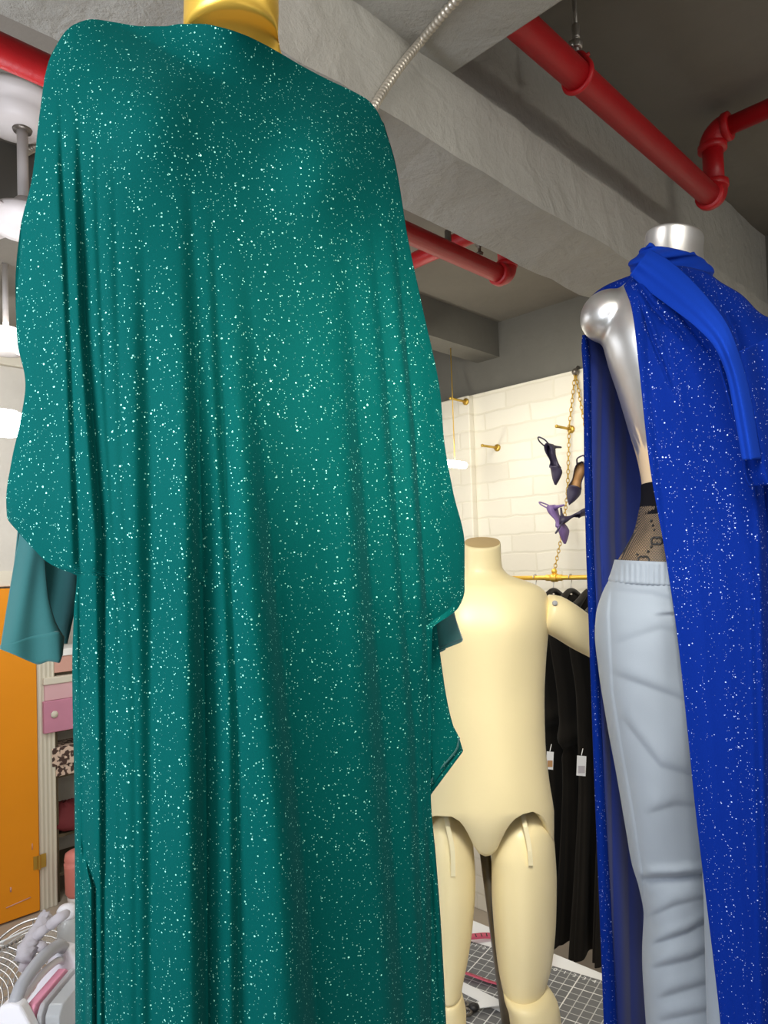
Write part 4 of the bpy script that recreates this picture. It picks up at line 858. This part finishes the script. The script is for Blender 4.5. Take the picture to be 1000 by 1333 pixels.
bx(68, 115, 975, shz[2]+.065, .2, 'tray', 'patterned_tray', 'upper brown patterned tray on the rack', 'tray', None, Y0-.04)
bx(72, 115, 991, shz[2], .22, 'tray', 'patterned_tray', 'lower brown patterned tray on the rack', 'tray', None, Y0-.03)
# folded maroon cloth
c_ = on(98, 1080, 1, Y0-.02); V, Fc = lathe((c_[0], Y0+.12, shz[3]), [(.1, 0), (.15, .012), (.16, .04), (.14, .09), (.1, .13), (.05, .15), (.01, .152)], 40)
V[:, :2] += (.012*np.sin(V[:, 2]*140+V[:, 0]*40))[:, None]; q = V[:, 2] > shz[3]+.005; V[q] += .006*rng.randn(q.sum(), 3)
V[:, 1] = np.maximum(V[:, 1], Y0-.05)
tag(mod(mesh('folded_cloth', V, Fc, M['maroon']), 'SMOOTH', iterations=1), 'maroon cloth bundle heaped on a lower shelf of the rack', 'cloth')
c_ = on(100, 1168, 1, Y0-.12); jz = 0
jug = thing('plastic_jug', (c_[0], Y0-.12, 0), 'salmon pink jug with white and blue foot standing before the rack', 'jug')
zt_ = on(100, 1106, 1, Y0-.12)[2]; zb_ = on(100, 1165, 1, Y0-.12)[2]; zw = on(100, 1173, 1, Y0-.12)[2]
mesh('jug_body', *lathe((c_[0], Y0-.12, 0), [(.05, zb_), (.062, zb_+.02), (.066, zt_-.09), (.068, zt_-.07), (.062, zt_-.065), (.066, zt_-.05), (.06, zt_-.015), (.035, zt_), (.01, zt_)], 28), M['salmon'], jug)
mesh('white_band', *lathe((c_[0], Y0-.12, 0), [(.03, zw), (.05, zw), (.052, zb_)], 28), M['paper'], jug)
mesh('blue_foot', *lathe((c_[0], Y0-.12, 0), [(.05, 0), (.052, .01), (.05, zw)], 28), M['bluelab'], jug)
# ------------------------------------------------------------------ white caddy with plastic cases, grilles, ruler, glove
kx = on(55, 1400, 2, TZ); kd = 1.50
K0 = U(18, 1278, 1.40); K1 = U(84, 1246, 1.60); K0[2] = K1[2] = 0
cd_ = (K1-K0)/np.linalg.norm(K1-K0); cn = np.array([cd_[1], -cd_[0], 0])
if cn.dot(f0) > 0: cn = -cn                      # cn points to the viewer
Lk = np.linalg.norm(K1-K0)
mid = (K0+K1)/2
def lat(l, d, z): q = f0*d+r0*l; return [q[0], q[1], z]
eL = tp(aL-.012, 0); eD = eL.dot(f0), eL.dot(r0); nD = en.dot(f0), en.dot(r0)
def edge_l(d): return eD[1]+nD[1]*(d-eD[0])/nD[0]
stb = thing('side_table', tuple(lat(-.95, 1.5, 0)), 'small white side table carrying the storage caddy', 'table')
Pq = [(edge_l(1.72), 1.72), (-1.4, 1.72), (-1.4, 1.25), (edge_l(1.25), 1.25)]
mesh('table_top', [lat(l, d, TZ-.03) for l, d in Pq]+[lat(l, d, TZ) for l, d in Pq], [[0, 1, 2, 3], [7, 6, 5, 4]]+[[i, (i+1) % 4, 4+(i+1) % 4, 4+i] for i in range(4)], M['white_plastic'], stb, False)
for l_, d_ in ((edge_l(1.69)-.04, 1.69), (-1.37, 1.69), (-1.37, 1.28), (edge_l(1.28)-.04, 1.28)): mesh('leg', *box(*[v+o_ for v in [lat(l_, d_, 0)[0]] for o_ in (-.018, .018)], *[v+o_ for v in [lat(l_, d_, 0)[1]] for o_ in (-.018, .018)], 0, TZ-.03), M['steel'], stb, False)
cdy = thing('storage_caddy', (mid[0], mid[1], TZ), 'white plastic carry caddy with a grey arched handle on the table', 'caddy')
zh0 = on(18, 1278, 1, U(18, 1278, 1.40)[1])[2]; zh1 = U(92, 1243, 1.62)[2]; ztop = (zh0+zh1)/2
def K(a_, b_, z): return mid+cd_*a_+cn*b_+np.array([0, 0, z])
hw, dw = Lk/2+.02, .10
zrim = on(60, 1333, 2, TZ)[2]; zrim = TZ+.105
def tray_shell(hw, dw, z0_, z1, th):
    P = []
    for (a_, b_) in ((-hw, -dw), (hw, -dw), (hw, dw), (-hw, dw)): P.append((a_, b_))
    V = [K(a_*.93, b_*.9, z0_) for a_, b_ in P]+[K(a_, b_, z1) for a_, b_ in P]+[K(a_-th*np.sign(a_), b_-th*np.sign(b_), z1) for a_, b_ in P]+[K(a_*.93-th*np.sign(a_), b_*.9-th*np.sign(b_), z0_+.006) for a_, b_ in P]
    Fc = [[3, 2, 1, 0]]+[[i, (i+1) % 4, 4+(i+1) % 4, 4+i] for i in range(4)]+[[4+i, 4+(i+1) % 4, 8+(i+1) % 4, 8+i] for i in range(4)]+[[8+i, 8+(i+1) % 4, 12+(i+1) % 4, 12+i] for i in range(4)]+[[12, 13, 14, 15]]
    return np.array(V), Fc
mod(mesh('tray', *tray_shell(hw, dw, TZ, zrim, .006), M['white_plastic'], cdy, False), 'BEVEL', width=.004, segments=2)
# end panels tapering up to the handle
for sg in (-1, 1):
    prof_ = [(-.095, zrim-.09), (-.095, zrim), (-.07, zrim+.03), (-.035, ztop-.03), (-.02, ztop-.004), (0, ztop), (.02, ztop-.004), (.035, ztop-.03), (.07, zrim+.03), (.095, zrim), (.095, zrim-.09)]
    n_ = len(prof_); a0 = sg*(hw-.004); V = [K(a0-sg*(.0+.0), b_, z) for b_, z in prof_]+[K(a0-sg*.03, b_*.92, z) for b_, z in prof_]
    Fc = [list(range(n_)), list(range(n_, 2*n_))[::-1]]+[[i, (i+1) % n_, n_+(i+1) % n_, n_+i] for i in range(n_)]
    mod(mesh('end_panel', V, Fc, M['white_plastic'], cdy, False), 'BEVEL', width=.006, segments=3)
hp = [K(-hw+.02, 0, ztop-.01), K(-hw*.6, 0, ztop+.012), K(0, 0, ztop+.022), K(hw*.6, 0, ztop+.012), K(hw-.02, 0, ztop-.01)]
mesh('handle', *tube(curve(hp, 30), .013, 18), M['grey_plastic'], cdy)
mesh('under_bar', *tube(curve([p-[0, 0, .032] for p in hp], 30), .0075, 10), M['white_plastic'], cdy)
mesh('divider', *cat((np.array([K(-hw+.02, -.004, TZ+.01), K(hw-.02, -.004, TZ+.01), K(hw-.02, -.004, zrim+.012), K(-hw+.02, -.004, zrim+.012)]), [[0, 1, 2, 3]])), M['white_plastic'], cdy, False)
def case(b_, a0, a1, z0_, z1, th, mat, label):
    P = [(a0, z0_), (a1, z0_), (a1, z1-.015), (a1-.015, z1), (a0+.015, z1), (a0, z1-.015)]; n_ = len(P)
    V = [K(a_, b_, z) for a_, z in P]+[K(a_, b_+th, z) for a_, z in P]
    o = mesh('plastic_case', V, [list(range(n_)), list(range(n_, 2*n_))[::-1]]+[[i, (i+1) % n_, n_+(i+1) % n_, n_+i] for i in range(n_)], M[mat], None, False)
    mod(o, 'BEVEL', width=.003, segments=2); return tag(o, label, 'case')
zc1 = ztop-.022
case(.014, -hw*.8, hw*.5, TZ+.012, zc1, .018, 'pink_plastic', 'flat pink plastic case standing in the white caddy')
case(.036, -hw*.72, hw*.56, TZ+.012, zc1-.004, .011, 'clear', 'thin clear plastic case between the pink case and the clear box')
case(.05, -hw*.66, hw*.64, TZ+.012, zc1-.01, .03, 'clear', 'clear plastic box nearest the rim of the white caddy')
# wire guards
def guard(c_, nrm, R_, nring, label, m_):
    c_ = np.array(c_); nrm = np.array(nrm)/np.linalg.norm(nrm); u_ = np.cross(nrm, z0); u_ /= np.linalg.norm(u_); w_ = np.cross(u_, nrm)
    o = thing('fan_guard', tuple(c_*[1, 1, 0]+[0, 0, TZ]), label, 'fan guard'); parts = []
    def dome(r): return .035*(1-(r/R_)**2)
    for k in range(nring):
        r = R_*(1-k*.88/nring); parts.append(tube([c_+(u_*math.cos(t)+w_*math.sin(t))*r+nrm*dome(r) for t in np.linspace(0, 2*PI, 48, endpoint=False)], .0018 if k else .003, 6, closed=True))
    mesh('wire_rings', *cat(*parts), m_, o); parts = []
    for k in range(10):
        t = k*PI/5+.2; parts.append(tube([c_+(u_*math.cos(t)+w_*math.sin(t))*r+nrm*(dome(r)-.003) for r in np.linspace(R_*.1, R_, 8)], .0018, 6))
    mesh('spokes', *cat(*parts), m_, o); return o
g1 = U(46, 1274, 1.7); guard(g1, -f0*.8+r0*.2+z0*.35, .13, 9, 'round wire guard with concentric rings behind the caddy handle', M['steel'])
g2 = U(-22, 1306, 1.62); guard(g2, -f0*.8+r0*.2+z0*.45, .115, 9, 'round wire guard at the edge of the frame left of the caddy', M['steel'])
# clear ruler with dot marks
ra, rb = U(-20, 1236, 1.62), U(100, 1180, 1.9)
rl_ = mesh('clear_ruler', *cat((np.array([ra, rb, rb-z0*.085+f0*.03, ra-z0*.08+f0*.03]), [[0, 1, 2, 3]])), M['acrylic'], None, False); mod(rl_, 'SOLIDIFY', thickness=.003); tag(rl_, 'clear acrylic ruler leaning behind the caddy', 'ruler')
parts = [lathe(ra+(rb-ra)*t-z0*.016, [(.003, -.002), (.0034, 0), (.003, .002)], 8, -f0) for t in np.linspace(.1, .95, 22)]
o = mesh('printed_dots', *cat(*parts), M['dark_steel'], None, loc=tuple(ORIG[rl_])); o.parent = rl_; o.location = (0, 0, 0)
o = mesh('bright_edge', *tube([ra, rb], .0022, 6), M['paper'], None, loc=tuple(ORIG[rl_])); o.parent = rl_; o.location = (0, 0, 0)
# pale grey work glove slumped over the guard
gp = curve([(30, 1250, 1.52), (40, 1228, 1.55), (50, 1210, 1.58), (58, 1196, 1.6), (62, 1189, 1.61)], 24); P = [U(*p) for p in gp]
V, Fc = tube(P, pchip(np.linspace(0, 1, 24), [0, .2, .6, .9, 1], [.016, .02, .016, .014, .012]), 20); V += .0015*rng.randn(*V.shape)
gl = thing('work_glove', tuple(P[0]*[1, 1, 0]+[0, 0, TZ]), 'crumpled pale grey glove slumped between the caddy and the wire guard', 'glove')
mesh('cuff', V, Fc, M['greyglove'], gl)
for (x0, y0_, x1, y1_) in ((44, 1222, 66, 1204), (40, 1236, 28, 1262), (48, 1230, 58, 1238), (66, 1204, 90, 1187)):
    P = curve([U(x0, y0_, 1.56), U((x0+x1)/2+1, (y0_+y1_)/2-2, 1.55), U(x1, y1_, 1.57)], 14)
    mesh('finger', *tube(P, pchip(np.linspace(0, 1, 14), [0, .5, .9, 1], [.012, .011, .009, .004]), 12), M['greyglove'], gl)
bt0 = U(87, 1186, 1.66); bt0b = on(87, 1300, 2, TZ)
btl = thing('white_bottle', (bt0[0], bt0[1], TZ), 'white bottle with rounded cap beside the wire guard', 'bottle')
hz = bt0[2]-TZ
mesh('bottle_body', *lathe((bt0[0], bt0[1], TZ), [(.02, 0), (.022, .004), (.022, hz-.03), (.016, hz-.012)], 20), M['clear'], btl)
mesh('cap', *lathe((bt0[0], bt0[1], TZ), [(.018, hz-.014), (.022, hz-.008), (.022, hz+.004), (.016, hz+.012), (.004, hz+.014)], 20), M['white_plastic'], btl)
# ------------------------------------------------------------------ camera
cd = bpy.data.cameras.new('camera'); co = bpy.data.objects.new('camera', cd); COL.objects.link(co); SC.camera = co
cd.sensor_fit = 'VERTICAL'; cd.sensor_height = 36; cd.sensor_width = 27; cd.lens = 36*F/1333; cd.shift_y = (CY-666.5)/1333; cd.clip_start = .02
co.matrix_world = Matrix((( RT[0], UP[0], -FW[0], CAM[0]), (RT[1], UP[1], -FW[1], CAM[1]), (RT[2], UP[2], -FW[2], CAM[2]), (0, 0, 0, 1)))
# ------------------------------------------------------------------ light
def area(loc, to, sx, sy, e, c):
    l = bpy.data.lights.new('added_lamp', 'AREA'); l.shape = 'RECTANGLE'; l.size = sx; l.size_y = sy; l.energy = e; l.color = c  # area lamp added for its light alone, no fixture is modelled
    o = bpy.data.objects.new('added_lamp', l); COL.objects.link(o); o.location = loc
    o.rotation_euler = (Vector(to)-Vector(loc)).to_track_quat('-Z', 'Y').to_euler(); return o
area((-1.2, .1, 2.9), (.7, .7, 1.5), 1.0, .5, 25, (1, .97, .92))  # unseen key lamp added behind the camera, to the left
area((.7, -1.4, 2.9), (1.2, .9, 1.3), 1.0, .5, 27, (1, .96, .87))  # unseen lamp added behind the camera to brighten the child mannequin
area((-.6, .8, 2.1), (.4, .75, 1.9), .4, 1.1, 22, (.84, .90, 1))  # cool lamp added past the left edge, pales the gown in place of haze
area((2.2, 1.7, 2.8), (2.9, 1.9, 1.6), .5, .9, 13, (1, .95, .82))  # added lamp that brightens the white brick wall
area((.9, 3.2, 3.0), (1.5, 4.5, .9), .8, .8, 21, (1, .97, .92))  # added lamp that brightens the back-left wall and the rack niche
area((.5, 1.7, 2.3), (.6, 2.2, 3.1), .4, .4, 7, (.92, .92, 1))  # upward lamp added to lighten the far beam at the left
lo = area((.28, .14, 2.6), (1.13, .86, 1.45), .3, .3, 2.6, (1, .96, .84)); lo.data.spread = math.radians(60)  # narrow-spread lamp added to lift the cream child mannequin
w = bpy.data.worlds.new('World'); SC.world = w; w.use_nodes = True
w.node_tree.nodes['Background'].inputs[0].default_value = (.95, .97, 1, 1); w.node_tree.nodes['Background'].inputs[1].default_value = .5
SC.view_settings.view_transform = 'Standard'; SC.view_settings.look = 'None'; SC.view_settings.exposure = 0.
